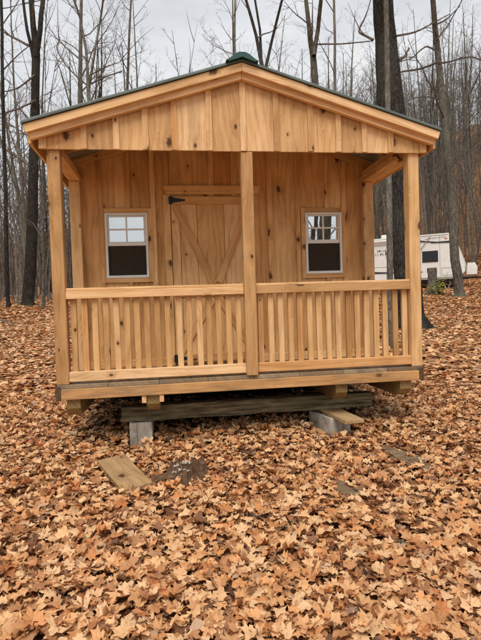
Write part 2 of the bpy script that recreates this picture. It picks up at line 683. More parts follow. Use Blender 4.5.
def ray(u, v):
    return ((u - 240.5) / FPX) * AX_R + ((v - 320.0) / FPX) * AX_D + AX_F


def gp(u, v):
    """ground point seen at photograph pixel u, v"""
    d = ray(u, v)
    t = 1.0
    while t < 140:
        p = CAM + t * d
        if p[2] < gz(p[0], p[1]):
            return p
        t += 0.01 + 0.002 * t
    return CAM + 60 * d


def at_depth(u, v, depth):
    """point at a given distance along the view axis"""
    return CAM + depth * ray(u, v)


def depth_of(p):
    return float(np.dot(np.asarray(p) - CAM, AX_F))


def build_ground():
    xs = np.concatenate([np.linspace(-260, -40, 23)[:-1], np.linspace(-40, -9, 32)[:-1], np.linspace(-9, 9, 73)[:-1],
                         np.linspace(9, 50, 42)[:-1], np.linspace(50, 300, 30)])
    ys = np.concatenate([np.linspace(-200, -25, 15)[:-1], np.linspace(-25, -6, 20)[:-1], np.linspace(-6, 9, 61)[:-1],
                         np.linspace(9, 60, 52)[:-1], np.linspace(60, 400, 35)])
    X, Y = np.meshgrid(xs, ys)
    Zt = terrain(X, Y)
    V = np.stack([X.ravel(), Y.ravel(), Zt.ravel()], 1)
    nx, ny = len(xs), len(ys)
    F = []
    for j in range(ny - 1):
        for i in range(nx - 1):
            a = j * nx + i
            F.append([a, a + 1, a + nx + 1, a + nx])
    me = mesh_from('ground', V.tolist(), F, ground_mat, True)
    o = link('ground', me)
    o['kind'] = 'structure'
    return o


ground = build_ground()

# ------------------------------------------------------------------ cabin
CB = 0.146                                     # skid underside below the rim's underside
cabin = tag(empty('cabin', (0, 0, Z0 - CB)),
            'small pine cabin with covered front porch, green metal roof and board and batten walls', 'cabin')
OFF = (0, 0, -CB)                              # cabin frame: rim underside is z = 0 in the numbers below
D = 0.97                                       # porch depth, front wall plane
BACK = 4.05
HW = 1.55
DECK = 0.115
RIDGE = 2.64
SL = 0.307


def roof_z(x):
    return RIDGE - SL * abs(x)


def cb(name, x0, x1, y0, y1, z0, z1, mat, c=0.003, rot=(0, 0, 0), parent=None, off=None):
    return box(name, parent or cabin, x0, x1, y0, y1, z0, z1, mat, c, rot, off or OFF)


# skids under the floor, boat-cut at the front end
for x in (-1.425, -0.80, 0.80, 1.385):
    poly = [(0.0, -0.075), (0.0, -0.004), (BACK - 0.05, -0.004), (BACK - 0.05, -CB), (0.10, -CB), (0.045, -0.118)]
    V = [(x - 0.052, y, z) for y, z in poly] + [(x + 0.052, y, z) for y, z in poly]
    n = len(poly)
    F = [list(range(n)), list(range(2 * n - 1, n - 1, -1))] + [[i, i + n, (i + 1) % n + n, (i + 1) % n] for i in range(n)]
    F = [f[::-1] for f in F]
    multi('skid', cabin, [(V, F)], skid_m, (x, 2.0, -0.075), OFF)
# nailer scraps at the second skid
cb('nailer', -0.888, -0.853, -0.028, 0.04, -0.062, -0.003, py)
cb('nailer', -0.747, -0.712, -0.028, 0.04, -0.060, -0.003, py)

# floor frame
cb('rim_joist', -1.512, 1.495, -0.038, 0.0, 0.0, 0.083, rim_m, 0.004)
cb('side_joist', -1.556, -1.513, -0.026, BACK, 0.001, 0.083, end_grain)
cb('side_joist', 1.497, 1.540, -0.026, BACK, 0.001, 0.083, end_grain)
x = -1.545
k = 0
while x < 1.53:
    w = 0.40 + rng.uniform(-0.012, 0.012)
    x1 = min(x + w, 1.545)
    cb('deck_board', x, x1 - 0.003, -0.006 + rng.uniform(-0.005, 0.004), D + 0.06, 0.0845, DECK, deck_m, 0.002)
    x = x1
cb('floor', -1.5, 1.5, D + 0.07, BACK - 0.04, 0.086, DECK - 0.002, dark_room)

# porch posts
cb('post', -1.55, -1.452, 0.002, 0.10, DECK + 0.001, 2.07, pv, 0.005)
cb('post', 1.452, 1.55, 0.002, 0.10, DECK + 0.001, 2.07, pv, 0.005)
cb('post', -0.020, 0.076, -0.030, 0.066, DECK + 0.001, 1.958, pv, 0.005, (0, R(0.25), 0))
# wall posts
cb('post', -1.55, -1.450, D - 0.105, D - 0.006, DECK + 0.001, 1.938, pv, 0.005)
cb('post', 1.392, 1.50, D - 0.105, D - 0.006, DECK + 0.001, 1.938, pv, 0.005)
# corner post feet, notched and dark with damp
cb('post_foot', -1.556, -1.514, -0.034, -0.027, -0.006, 0.112, end_grain)
cb('post_foot', 1.4975, 1.540, -0.034, -0.027, 0.0, 0.112, end_grain)

# side beams and plates
for s in (-1, 1):
    inner = 1.442 if s < 0 else 1.383
    a, b = sorted((s * inner, s * 1.548))
    cb('beam', a, b, 0.103, D - 0.006, 1.940, 2.0, py)
    a, b = sorted((s * (inner + 0.035), s * 1.548))
    cb('beam', a, b, 0.103, D - 0.006, 2.002, 2.068, py)

# ---- gable on the porch front: boards behind, battens proud
G_BOT = 1.965
gb = [-1.595, -1.257, -1.007, -0.78, -0.55, -0.27, 0.008, 0.285, 0.577, 0.816, 1.046, 1.28, 1.60]


def top_poly(x0, x1, zb, drop):
    p = [(x0, zb), (x1, zb), (x1, roof_z(x1) - drop)]
    if x0 < 0 < x1:
        p.append((0, RIDGE - drop))
    p.append((x0, roof_z(x0) - drop))
    return p


for i in range(len(gb) - 1):
    j = rng.uniform(-0.002, 0.002)
    prism('gable_board', cabin, top_poly(gb[i] + 0.003, gb[i + 1] - 0.003, G_BOT + j, 0.03), -0.022, -0.003, pv, OFF)
for i, x in enumerate(gb):
    w = 0.046 if 0 < i < len(gb) - 1 else 0.056
    c = x if 0 < i < len(gb) - 1 else x + (0.028 if i == 0 else -0.028)
    prism('gable_batten', cabin, top_poly(c - w / 2, c + w / 2, G_BOT + rng.uniform(-0.002, 0.002), 0.032), -0.041, -0.0225, pv, OFF)

# ---- roof: ribbed steel on rafters
ang = math.atan(SL)


def roof_slab():
    V, F = [], []
    y0, y1 = -0.135, BACK + 0.14
    prof = []
    xe = 1.695
    # profile across one slope is flat; ribs run down the slope
    for s in (-1, 1):
        nb = len(V)
        for y in (y0, y1):
            for xx, dz in ((0.0, 0.0), (xe, 0.0), (xe, 0.012), (0.0, 0.012)):
                V.append((s * xx, y, RIDGE - SL * xx + dz))
        q = [[0, 1, 2, 3], [7, 6, 5, 4], [0, 4, 5, 1], [1, 5, 6, 2], [2, 6, 7, 3]]
        F += [[nb + i for i in (f if s > 0 else f[::-1])] for f in q]
        y = y0 + 0.006
        while y < y1:
            nb = len(V)
            for xx in (0.02, xe - 0.002):
                z = RIDGE - SL * xx + 0.0115
                V += [(s * xx, y, z), (s * xx, y + 0.012, z + 0.018), (s * xx, y + 0.03, z + 0.018), (s * xx, y + 0.042, z)]
            q = [[0, 4, 5, 1], [1, 5, 6, 2], [2, 6, 7, 3], [4, 7, 6, 5], [0, 1, 2, 3]]
            F += [[nb + i for i in (f[::-1] if s > 0 else f)] for f in q]
            y += 0.228
    return V, F


roof = multi('roof', cabin, [roof_slab()], metal_roof, (0, 2.0, RIDGE), OFF)
ROFF = (0, 2.0, RIDGE)


def roof_part(name, poly, y0, y1, mat):
    return prism(name, roof, poly, y0, y1, mat, ROFF)


# underside sheet, visible from the porch
for s in (-1, 1):
    p = [(0.0, RIDGE - 0.008), (0.0, RIDGE - 0.003), (s * 1.69, RIDGE - 0.003 - SL * 1.69), (s * 1.69, RIDGE - 0.008 - SL * 1.69)]
    roof_part('roof_liner', p if s < 0 else p[::-1], -0.05, BACK + 0.1, roof_under)
# ridge cap, its front end flared
capV = []
prof = [(-0.155, -0.030), (-0.125, -0.012), (-0.065, 0.040), (-0.028, 0.058), (0.028, 0.058), (0.065, 0.040), (0.125, -0.012), (0.155, -0.030),
        (0.12, -0.036), (0.0, 0.010), (-0.12, -0.036)]
roof_part('ridge_cap', [(x * 0.84, RIDGE + 0.012 + z * 0.75) for x, z in prof][::-1], -0.165, BACK + 0.15, simple('cap_steel', (0.02, 0.075, 0.066), 0.35, 0, 6, 0.2))

# rake boards (outer fascia), frieze boards against the gable, rafters inside


def slope_board(name, s, drop0, drop1, xa, xb, y0, y1, mat):
    """board following the slope between x = xa and xb (positive), vertical offsets below the roof top"""
    L = math.hypot(xb - xa, SL * (xb - xa))
    h = (drop1 - drop0) * math.cos(ang)
    xm = (xa + xb) / 2
    zm = RIDGE - SL * xm - (drop0 + drop1) / 2
    V, F = [], []
    half = L / 2
    # plumb cut at the ridge end, square-ish at the eave
    k = math.tan(ang) * h / 2
    pts = [(-half + k + 0.0015, -h / 2), (half, -h / 2), (half, h / 2), (-half - k + 0.0015, h / 2)]
    if s < 0:
        pts = [(-x, z) for x, z in pts][::-1]
    V, F = prism_data(pts, y0 - (y0 + y1) / 2, y1 - (y0 + y1) / 2)
    me = mesh_from(name, V, F, mat)
    return link(name, me, roof, (s * xm - ROFF[0], (y0 + y1) / 2 - ROFF[1], zm - ROFF[2]), (0, s * ang, 0))


for s in (-1, 1):
    slope_board('rake_board', s, 0.006, 0.070, 0.0, 1.675, -0.120, -0.086, ph_)
    slope_board('frieze_board', s, 0.008, 0.118, 0.0, 1.655, -0.0845, -0.0425, ph_)
    slope_board('rafter', s, 0.012, 0.10, 0.0, 1.60, 0.0, 0.035, ph_)
    slope_board('rafter', s, 0.012, 0.085, 0.0, 1.60, 0.50, 0.535, ph_)
    slope_board('rafter', s, 0.012, 0.085, 0.0, 1.60, D - 0.045, D - 0.012, wall_h)
    # eave board along the side
    x = s * 1.640
    a, b = sorted((x, x + s * 0.022))
    box('eave_board', roof, a, b, -0.083, BACK + 0.08, 1.985, 2.105, py, 0.003, (0, 0, 0), ROFF)

# ---- front wall of the room
WB = [-1.545, -1.278, -1.01, -0.766, -0.60, -0.18, 0.05, 0.24, 0.416, 0.713, 1.03, 1.212, 1.498]
OPEN = [(-1.243, -0.825, 1.005, 1.650), (0.785, 1.181, 1.003, 1.642), (-0.595, 0.235, 0.0, 1.815)]


def strip_items(x0, x1, y0, y1, zb, drop):
    cuts = sorted({x0, x1, *[e for o in OPEN for e in o[:2] if x0 < e < x1], *([0.0] if x0 < 0 < x1 else [])})
    items = []
    for a, b in zip(cuts[:-1], cuts[1:]):
        mid = (a + b) / 2
        spans = [(zb, None)]
        for o in OPEN:
            if o[0] <= mid <= o[1]:
                spans = [(zb, o[2]), (o[3], None)]
        for z0, z1 in spans:
            if z1 is None:
                items.append(prism_data([(a, z0), (b, z0), (b, roof_z(b) - drop), (a, roof_z(a) - drop)], y0, y1))
            elif z1 - z0 > 0.02:
                items.append(prism_data([(a, z0), (b, z0), (b, z1), (a, z1)], y0, y1))
    return items


for a, b in zip(WB[:-1], WB[1:]):
    it = strip_items(a + 0.0025, b - 0.0025, D, D + 0.02, DECK + 0.002, 0.012)
    if it:
        multi('wall_board', cabin, it, wall_v, ((a + b) / 2, D, 1.1), OFF)
for x in WB[1:-1]:
    if x in (-0.60, 0.24):
        continue
    it = strip_items(x - 0.023, x + 0.023, D - 0.019, D - 0.0005, DECK + 0.012, 0.09)
    runs = {}
    for v, f in it:
        runs.setdefault(round(v[0][2], 3), []).append((v, f))
    for zz, r_ in runs.items():
        multi('wall_batten', cabin, r_, wall_v, (x, D, zz + 0.3), OFF)
# inner lining hides daylight between boards
lin = []
for a, b in ((-1.53, -1.24), (-0.83, -0.6), (0.24, 0.79), (1.18, 1.49)):
    lin.append(prism_data([(a, DECK), (b, DECK), (b, roof_z(b) - 0.03), (a, roof_z(a) - 0.03)], D + 0.022, D + 0.03))
for o in OPEN[:2]:
    a, b = o[0] + 0.003, o[1] - 0.006
    lin.append(prism_data([(a, DECK), (b, DECK), (b, o[2]), (a, o[2])], D + 0.022, D + 0.03))
    lin.append(prism_data([(a, o[3]), (b, o[3]), (b, roof_z(b) - 0.03), (a, roof_z(a) - 0.03)], D + 0.022, D + 0.03))
lin.append(prism_data([(-0.6, 1.82), (0.24, 1.82), (0.24, roof_z(0.24) - 0.03), (0, RIDGE - 0.03), (-0.6, roof_z(-0.6) - 0.03)], D + 0.022, D + 0.03))
multi('wall_lining', cabin, lin, dark_room, (0, D, 1.1), OFF)
# skirt board along the foot of the wall
cb('skirt_board', -1.449, -0.605, D - 0.040, D - 0.020, DECK + 0.002, DECK + 0.085, wall_h)
cb('skirt_board', 0.245, 1.391, D - 0.040, D - 0.020, DECK + 0.002, DECK + 0.085, wall_h)

# side and rear walls
ySt = D + 0.03
for s in (-1, 1):
    y = ySt
    while y < BACK - 0.02:
        y1 = min(y + 0.25, BACK)
        a, b = sorted((s * 1.53, s * 1.55)) if s < 0 else (1.499, 1.519)
        cb('side_wall_board', a, b, y, y1 - 0.004, 0.085, roof_z(1.55) - 0.02, wall_v)
        a, b = sorted((s * 1.551, s * 1.57)) if s < 0 else (1.5195, 1.539)
        cb('side_wall_batten', a, b, y - 0.022, y + 0.022, 0.085, roof_z(1.55) - 0.03, pv)
        y = y1
x = -1.55
while x < 1.5:
    x1 = min(x + 0.31, 1.52)
    prism('rear_wall_board', cabin, top_poly(x, x1 - 0.004, 0.085, 0.012), BACK - 0.02, BACK, wall_v, OFF)
    x = x1

# ---- door: planks, ledgers, crossed braces, strap hinges
DX0, DX1, DZ0, DZ1 = -0.592, 0.232, DECK + 0.006, 1.812
DO = ((DX0 + DX1) / 2, D, DZ0)
door = multi('door', cabin, [bx(DX0, DX1, D + 0.004, D + 0.022, DZ0, DZ1)], wall_v, DO, OFF)
xs = [DX0, -0.505, -0.335, -0.06, 0.135, DX1]
for a, b in zip(xs[:-1], xs[1:]):
    box('plank', door, a + 0.002, b - 0.002, D - 0.016, D + 0.003, DZ0, DZ1 - 0.004, wall_v, 0.003, (0, 0, 0), DO)
box('ledger', door, DX0 + 0.012, DX1 - 0.005, D - 0.034, D - 0.0165, DZ1 - 0.085, DZ1 - 0.006, wall_h, 0.003, (0, 0, 0), DO)
box('ledger', door, DX0 + 0.012, DX1 - 0.005, D - 0.034, D - 0.0165, DZ0 + 0.02, DZ0 + 0.10, wall_h, 0.003, (0, 0, 0), DO)
box('ledger', door, DX0 + 0.012, DX1 - 0.005, D - 0.034, D - 0.0165, 0.80, 0.875, wall_h, 0.003, (0, 0, 0), DO)
XC, ZC = -0.165, 0.90


def brace(xa, za, xb, zb, w=0.072, y0=D - 0.0345, y1=D - 0.017):
    L = math.hypot(xb - xa, zb - za)
    a = math.atan2(zb - za, xb - xa)
    me = cbox('brace', L, y1 - y0, w, wall_h)
    link('brace', me, door, ((xa + xb) / 2 - DO[0], (y0 + y1) / 2 - DO[1], (za + zb) / 2 - DO[2]), (0, -a, 0))


brace(-0.545, 1.715, XC - 0.02, ZC + 0.02)
brace(0.195, 1.715, XC + 0.03, ZC + 0.04, 0.072, D - 0.0355, D - 0.018)
brace(-0.545, 0.235, XC - 0.03, 0.785)
brace(0.195, 0.235, XC + 0.03, 0.785)


def hinge(z, s):
    y0, y1 = D - 0.041, D - 0.0355
    V1 = bx(DX0 - 0.02, DX0 + 0.012, y0, y1, z - 0.038, z + 0.038, 0.001)
    V2 = prism_data([(DX0 + 0.014, z - 0.027), (DX0 + 0.145, z - 0.007), (DX0 + 0.145, z + 0.007), (DX0 + 0.014, z + 0.027)], y0, y1)
    pin = tube_data([(DX0 + 0.013, D - 0.042, z - 0.04), (DX0 + 0.013, D - 0.042, z + 0.04)], [0.007, 0.007], 8)
    multi('hinge', door, [V1, V2, pin], iron, (DX0, D - 0.04, z), DO)


hinge(1.768, 1)
hinge(0.185, 1)
# latch on the free side
multi('latch', door, [bx(0.17, 0.20, D - 0.042, D - 0.036, 0.98, 1.10), tube_data([(0.185, D - 0.044, 0.99), (0.185, D - 0.075, 1.0), (0.185, D - 0.075, 1.08), (0.185, D - 0.044, 1.09)], [0.006] * 4, 6)],
      iron, (0.185, D - 0.04, 1.04), DO)
# casing
cb('door_casing', -0.665, -0.597, D - 0.022, D - 0.0005, DECK + 0.002, 1.826, wall_v)
cb('door_casing', 0.237, 0.30, D - 0.022, D - 0.0005, DECK + 0.002, 1.826, wall_v)
prism('door_header', cabin, [(-0.635, 1.829), (0.288, 1.829), (0.325, 1.914), (-0.665, 1.914)], D - 0.040, D - 0.0195, wall_h, OFF)

# ---- windows


def window(x0, x1, z0, z1, label):
    cx, cz = (x0 + x1) / 2, (z0 + z1) / 2
    o = (cx, D, z0)
    t = 0.023
    ya, yb = D - 0.028, D + 0.045
    w = multi('window', cabin, [bx(x0, x0 + t, ya, yb, z0, z1), bx(x1 - t, x1, ya, yb, z0, z1),
                                bx(x0 + t, x1 - t, ya, yb, z1 - t, z1), bx(x0 + t, x1 - t, ya, yb, z0, z0 + t * 1.15)], white_pvc, o, OFF)
    w['label'] = label
    zm = z0 + (z1 - z0) * 0.525                    # meeting rail
    ix0, ix1 = x0 + t + 0.001, x1 - t - 0.001
    r = 0.013
    ys0, ys1 = D - 0.016, D + 0.010
    multi('upper_sash', w, [bx(ix0, ix1, ys0, ys1, zm - 0.018, zm + 0.02), bx(ix0, ix0 + r, ys0, ys1, zm + 0.021, z1 - t - 0.001),
                            bx(ix1 - r, ix1, ys0, ys1, zm + 0.021, z1 - t - 0.001),
                            bx(ix0 + r, ix1 - r, ys0, ys1, z1 - t - r, z1 - t - 0.001)], white_pvc, (cx, D, zm), o)
    gx0, gx1, gz0, gz1 = ix0 + r, ix1 - r, zm + 0.02, z1 - t - r
    gm = (gz0 + gz1) / 2
    # each light of the upper sash is a pane
    for a, b in ((gx0, cx), (cx, gx1)):
        for c, d in ((gz0, gm), (gm, gz1)):
            box('pane', w, a + 0.002, b - 0.002, D - 0.004, D, c + 0.002, d - 0.002, glass, 0.0005,
                (R(rng.uniform(-0.25, 0.25)), 0, R(rng.uniform(-0.25, 0.25))), o)
    box('muntin', w, cx - 0.008, cx + 0.008, D - 0.012, D + 0.004, gz0, gz1, white_pvc, 0.002, (0, 0, 0), o)
    box('muntin', w, gx0, gx1, D - 0.0125, D + 0.0045, gm - 0.008, gm + 0.008, white_pvc, 0.002, (0, 0, 0), o)
    # lower light stands open behind an insect screen
    box('screen', w, ix0 + 0.006, ix1 - 0.006, D - 0.006, D - 0.005, z0 + t * 1.15 + 0.004, zm - 0.02, screen_mat, 0.0002, (0, 0, 0), o)
    multi('screen_frame', w, [bx(ix0, ix0 + 0.009, D - 0.012, D, z0 + t * 1.15, zm - 0.019), bx(ix1 - 0.009, ix1, D - 0.012, D, z0 + t * 1.15, zm - 0.019),
                              bx(ix0 + 0.009, ix1 - 0.009, D - 0.012, D, z0 + t * 1.15, z0 + t * 1.15 + 0.009)], iron, (cx, D, cz), o)
    # wooden trim
    tr = 0.045
    cb('window_trim', x0 - tr, x0 - 0.002, D - 0.024, D - 0.0195, z0 - tr, z1 + tr, wall_v)
    cb('window_trim', x1 + 0.002, x1 + tr, D - 0.024, D - 0.0195, z0 - tr, z1 + tr, wall_v)
    cb('window_trim', x0 - 0.001, x1 + 0.001, D - 0.0245, D - 0.0195, z1 + 0.002, z1 + tr, wall_h)
    cb('window_trim', x0 - 0.001, x1 + 0.001, D - 0.0245, D - 0.0195, z0 - tr, z0 - 0.002, wall_h)


window(-1.241, -0.827, 1.007, 1.648, 'white vinyl window left of the plank door')
window(0.787, 1.179, 1.005, 1.640, 'white vinyl window by the porch side facing the camper')

# ---- railing
RT, RB = 0.882, 0.795
for a, b in ((-1.451, -0.022), (0.078, 1.451)):
    cb('top_rail', a, b, 0.005, 0.043, RB, RT - 0.022, ph_, 0.004)
    cb('rail_cap', a, b, 0.012, 0.085, RT - 0.021, RT, ph_, 0.004)
    cb('bottom_rail', a, b, 0.006, 0.044, 0.136, 0.214, ph_, 0.004)
bal_m = [pine('baluster_pine', 'Z', (0.72, 0.47, 0.235), (0.61, 0.37, 0.165), (0.44, 0.235, 0.09), 0.30, 0.5)]


def balusters(x0, x1, n):
    step = (x1 - x0) / n
    for i in range(n):
        xx = x0 + step * (i + 0.5) + rng.uniform(-0.006, 0.006)
        z1 = RB + 0.06
        z0 = 0.16
        cb('baluster', xx - 0.0235, xx + 0.0235, 0.0445, 0.078, z0, z1, bal_m[0], 0.003,
           (0, R(rng.uniform(-0.5, 0.5)), R(rng.uniform(-3, 3))))


balusters(-1.45, -0.022, 17)
balusters(0.078, 1.452, 16)

# ------------------------------------------------------------------ supports under the cabin
top_beam = Z0 - CB - 0.0015


def timber(label, x0, x1, y, h, mat, depth=0.11):
    V, F = [], []
    n = 14
    rr = random.Random(3)
    prof = []
    for i in range(n):
        f = i / (n - 1)
        xx = x0 + (x1 - x0) * f
        j = [rr.uniform(-0.004, 0.004) for _ in range(4)]
        V += [(xx, y + j[0], top_beam - h + j[1]), (xx, y + depth, top_beam - h), (xx, y + depth, top_beam), (xx, y + j[2], top_beam - abs(j[3]) * 0.3),
              (xx, y - 0.004 + j[2], top_beam - h * 0.5)]
    for i in range(n - 1):
        a, b = i * 5, i * 5 + 5
        for k in range(5):
            k2 = (k + 1) % 5
            F.append([a + k, a + k2, b + k2, b + k])
    F.append([0, 1, 2, 3, 4][::-1])
    F.append([(n - 1) * 5 + k for k in range(5)])
    F = [f[::-1] for f in F]
    o = ((x0 + x1) / 2, y, top_beam - h)
    ob = multi('timber_beam', None, [(V, F)], mat, o)
    return tag(ob, label, 'timber beam')


timber('mossy dark timber beam laid across concrete blocks under the porch', -1.085, 1.19, 0.285, 0.128, mossy)
timber('dark timber beam lying crosswise under the rear of the cabin', -1.45, 1.45, 3.55, 0.10, mossy, 0.14)


def block_mesh(tilt_hole):
    """hollow concrete block 0.194 x 0.39 x 0.19, two cores open upwards, ends fluted"""
    w, l, h = 0.097, 0.195, 0.19
    items = []
    t = 0.032
    items.append(bx(-w, -w + t, -l, l, 0, h, 0.004))
    items.append(bx(w - t, w, -l, l, 0, h, 0.004))
    for yy in (-l, -0.016, l - t):
        items.append(bx(-w + t, w - t, yy + 0.003, yy + t - 0.003, 0, h - 0.002, 0.003))
    # end ears with the shallow sash groove
    for s in (-1, 1):
        for e in (-1, 1):
            a, b = sorted((e * 0.035, e * (w - 0.002)))
            y0, y1 = sorted((s * l, s * (l + 0.012)))
            items.append(bx(a, b, y0, y1, 0.001, h - 0.001, 0.004))
    return items


def block(loc, rz, label, lie=False):
    o = multi('concrete_block', None, block_mesh(False), concrete, (0, 0, 0))
    o.location = loc
    o.rotation_euler = (0, 0, rz)
    return tag(o, label, 'concrete block')


bz = top_beam - 0.128 - 0.1905
block((-0.922, 0.43, bz), 0.0, 'pale grey concrete block under the mossy beam, square to the porch')
block((0.765, 0.265, bz - 0.034), R(12), 'grey concrete block turned at an angle with a plank on top')
# plank between the turned block and the beam
pk = link('plank', cbox('plank', 0.56, 0.175, 0.032, plank_m, 0.004), None, (0.815, 0.105, top_beam - 0.128 - 0.0175), (0, 0, R(-84)))
tag(pk, 'short weathered plank lying on the turned concrete block', 'plank')
for sx in (-1, 1):
    yy = 3.62
    st = link('footing_stone', cbox('footing_stone', 0.34, 0.26, 0.16, concrete, 0.03), None, (sx * 1.1, yy, top_beam - 0.10 - 0.081), (0, 0, R(12 * sx)))
    tag(st, 'flat footing stone under the rear beam, ' + ('towards the camper' if sx > 0 else 'away from the camper'), 'stone')

# ------------------------------------------------------------------ things lying on the leaves


def lying(name, label, cat, px, sx, sy, sz, rz, mat, lift=0.0, tilt=(0, 0), c=0.006):
    p = gp(*px)
    me = cbox(name, sx, sy, sz, mat, c)
    o = link(name, me, None, (p[0], p[1], gz(p[0], p[1]) + sz / 2 + lift), (R(tilt[0]), R(tilt[1]), R(rz)))
    return tag(o, label, cat)


a, b, c_, d_ = gp(97, 470), gp(124, 461), gp(152, 490), gp(125, 503)
mid = (a + b + c_ + d_) / 4
long_v = (c_ + d_) / 2 - (a + b) / 2
rz = math.atan2(long_v[1], long_v[0])
LB = float(np.linalg.norm(long_v[:2]))
WBd = float(np.linalg.norm((b - a)[:2]) + np.linalg.norm((c_ - d_)[:2])) / 2
board = link('loose_board', cbox('loose_board', LB * 0.96, WBd * 0.92, 0.045, plank_m, 0.005), None,
             (mid[0], mid[1], gz(mid[0], mid[1]) + 0.045), (R(3), R(3.0), rz))
tag(board, 'short wide sawn board lying flat on the leaves before the porch', 'board')


def lumpy(name, pts, rad, sides, mat, seed, squash=0.7, rough=0.12):
    V, F = tube_data(pts, rad, sides)
    rr = random.Random(seed)
    base = np.array(pts).mean(0)
    V2 = []
    n = len(pts)
    for i, v in enumerate(V):
        ring = min(i // sides, n - 1)
        c = np.array(pts[ring])
        dv = (np.array(v) - c) * (1 + rr.uniform(-rough, rough))
        dv[2] *= squash
        V2.append(c + dv)
    me = mesh_from(name, [tuple(v - base) for v in V2], F, mat, False)
    return link(name, me, None, tuple(base))


def rot_wood():
    t = NT('rotten_wood')
    tc = t.new('TexCoord')
    mp = t.new('Mapping')
    mp.inputs['Scale'].default_value = (16, 30, 22)
    t.link(tc.outputs['Object'], mp.inputs['Vector'])
    n = t.noise(mp.outputs[0], 1.0, 6, 0.7)
    c = t.ramp(n, [(0.3, (0.035, 0.018, 0.009)), (0.52, (0.13, 0.07, 0.036)), (0.74, (0.27, 0.165, 0.095))])
    t.col(c)
    t.set(Roughness=0.95)
    t.bump(n, 1.0, 0.012)
    return t.m


rotten = rot_wood()
p0, p1 = gp(152, 486), gp(184, 484)
lg = lumpy('rotten_log', [p0 + np.array([0, 0, 0.04]), p0 * .66 + p1 * .34 + np.array([0, 0, 0.045]), p0 * .33 + p1 * .67 + np.array([0, 0.01, 0.05]), p1 + np.array([0.02, 0.02, 0.045])],
           [0.035, 0.05, 0.055, 0.045], 9, rotten, 5)
tag(lg, 'dark rotten log half buried in leaves beside the loose board', 'log')
# old stump beside it, its broken top touched by white fungus
sp = gp(187, 484)
rr = random.Random(9)
SV, SF = [], []
sides = 40
lob = [1 + 0.22 * math.sin(3 * a + 1) + 0.14 * math.sin(7 * a) + 0.1 * rr.uniform(-1, 1) for a in [2 * math.pi * k / sides for k in range(sides)]]
jag = [rr.uniform(-0.03, 0.035) for _ in range(sides)]
RINGS = ((0.15, -0.04), (0.13, 0.015), (0.108, 0.05), (0.095, 0.085), (0.085, 0.125), (0.062, 0.10), (0.03, 0.07))
for ring, (rad, z) in enumerate(RINGS):
    for k in range(sides):
        an = 2 * math.pi * k / sides
        q = rad * (lob[k] if ring < 5 else 1.0) * (1 + rr.uniform(-0.05, 0.05))
        SV.append((q * math.cos(an) * 1.15, q * math.sin(an) * 0.9, z + (jag[k] * min(1, ring / 4) if ring < 6 else 0) + rr.uniform(-0.006, 0.006)))
for ring in range(len(RINGS) - 1):
    for k in range(sides):
        k2 = (k + 1) % sides
        SF.append([ring * sides + k, ring * sides + k2, (ring + 1) * sides + k2, (ring + 1) * sides + k])
SF.append([(len(RINGS) - 1) * sides + k for k in range(sides)])
stump = link('rotten_stump', mesh_from('rotten_stump', SV, SF, rotten), None, (sp[0], sp[1] + 0.05, gz(sp[0], sp[1]) + 0.005))
tag(stump, 'low rotten stump with white fungus among the leaves', 'stump')
FV, FF = [], []
fungus = simple('white_fungus', (0.5, 0.475, 0.43), 0.9, 0, 60, 0.12)
for k in range(200):
    vi = rr.choice([r_ * sides + int(sides * 0.70 + rr.gauss(0, 2.6)) % sides for r_ in (3, 4, 4, 4, 5)])
    bpos = SV[vi]
    s_ = rr.uniform(0.0015, 0.0048)
    b0 = len(FV)
    V, F = cbox_data(s_ * 2.4, s_ * 2.0, s_, s_ * 0.3)
    ox, oy, oz = rr.gauss(0, 0.006), rr.gauss(0, 0.006), rr.uniform(-0.012, 0.003)
    FV += [(v[0] + bpos[0] + ox, v[1] + bpos[1] + oy, v[2] + bpos[2] + oz) for v in V]
    FF += [[i + b0 for i in f] for f in F]
fo = link('fungus', mesh_from('fungus', FV, FF, fungus), stump)

slabs = []
for (ua, va, ub, vb, wd, seed, lab) in ((381, 451, 430, 474, 0.085, 21, 'long grey slab of weathered bark lying in the leaves, farther right of the two'),
                                        (331, 486, 362, 503, 0.075, 22, 'short dark slab of bark sunk in the leaves below the turned block')):
    a, b = gp(ua, va), gp(ub, vb)
    pts = [a + (b - a) * f for f in (0, 0.2, 0.4, 0.6, 0.8, 1.0)]
    pts = [np.array([p[0], p[1], gz(p[0], p[1]) + 0.036]) for p in pts]
    sl = lumpy('bark_slab', pts, [wd * k for k in (0.5, 0.9, 1.0, 1.05, 0.9, 0.5)], 10, old_m, seed, 0.22, 0.32)
    tag(sl, lab, 'bark slab')
    slabs.append(sl)
# fallen sticks
for (ua, va, ub, vb, r_, lab) in ((0, 322, 26, 330, 0.03, 'dark fallen branch on the leaves near the big forked tree'),
                                  (37, 306, 60, 310, 0.03, 'thin pale fallen limb lying behind the porch corner post'),
                                  (395, 546, 470, 574, 0.008, 'thin grey twig lying over the leaves far in front of the railing'),
                                  (250, 520, 300, 528, 0.006, 'small brown stick half hidden in leaves before the cabin')):
    a, b = gp(ua, va), gp(ub, vb)
    pts = []
    for i in range(7):
        f = i / 6
        q = a + (b - a) * f
        pts.append((q[0] + rr.uniform(-1, 1) * r_ * 1.2, q[1] + rr.uniform(-1, 1) * r_ * 1.2, gz(q[0], q[1]) + r_ + 0.012 + rr.uniform(0, 0.02)))
    st = lumpy('fallen_branch', [np.array(p) for p in pts], [r_ * (1 - 0.09 * i) for i in range(7)], 6, bark_grey if r_ > 0.01 else bark_pale, int(ua), 1.0, 0.1)
    tag(st, lab, 'branch')

# ------------------------------------------------------------------ trees


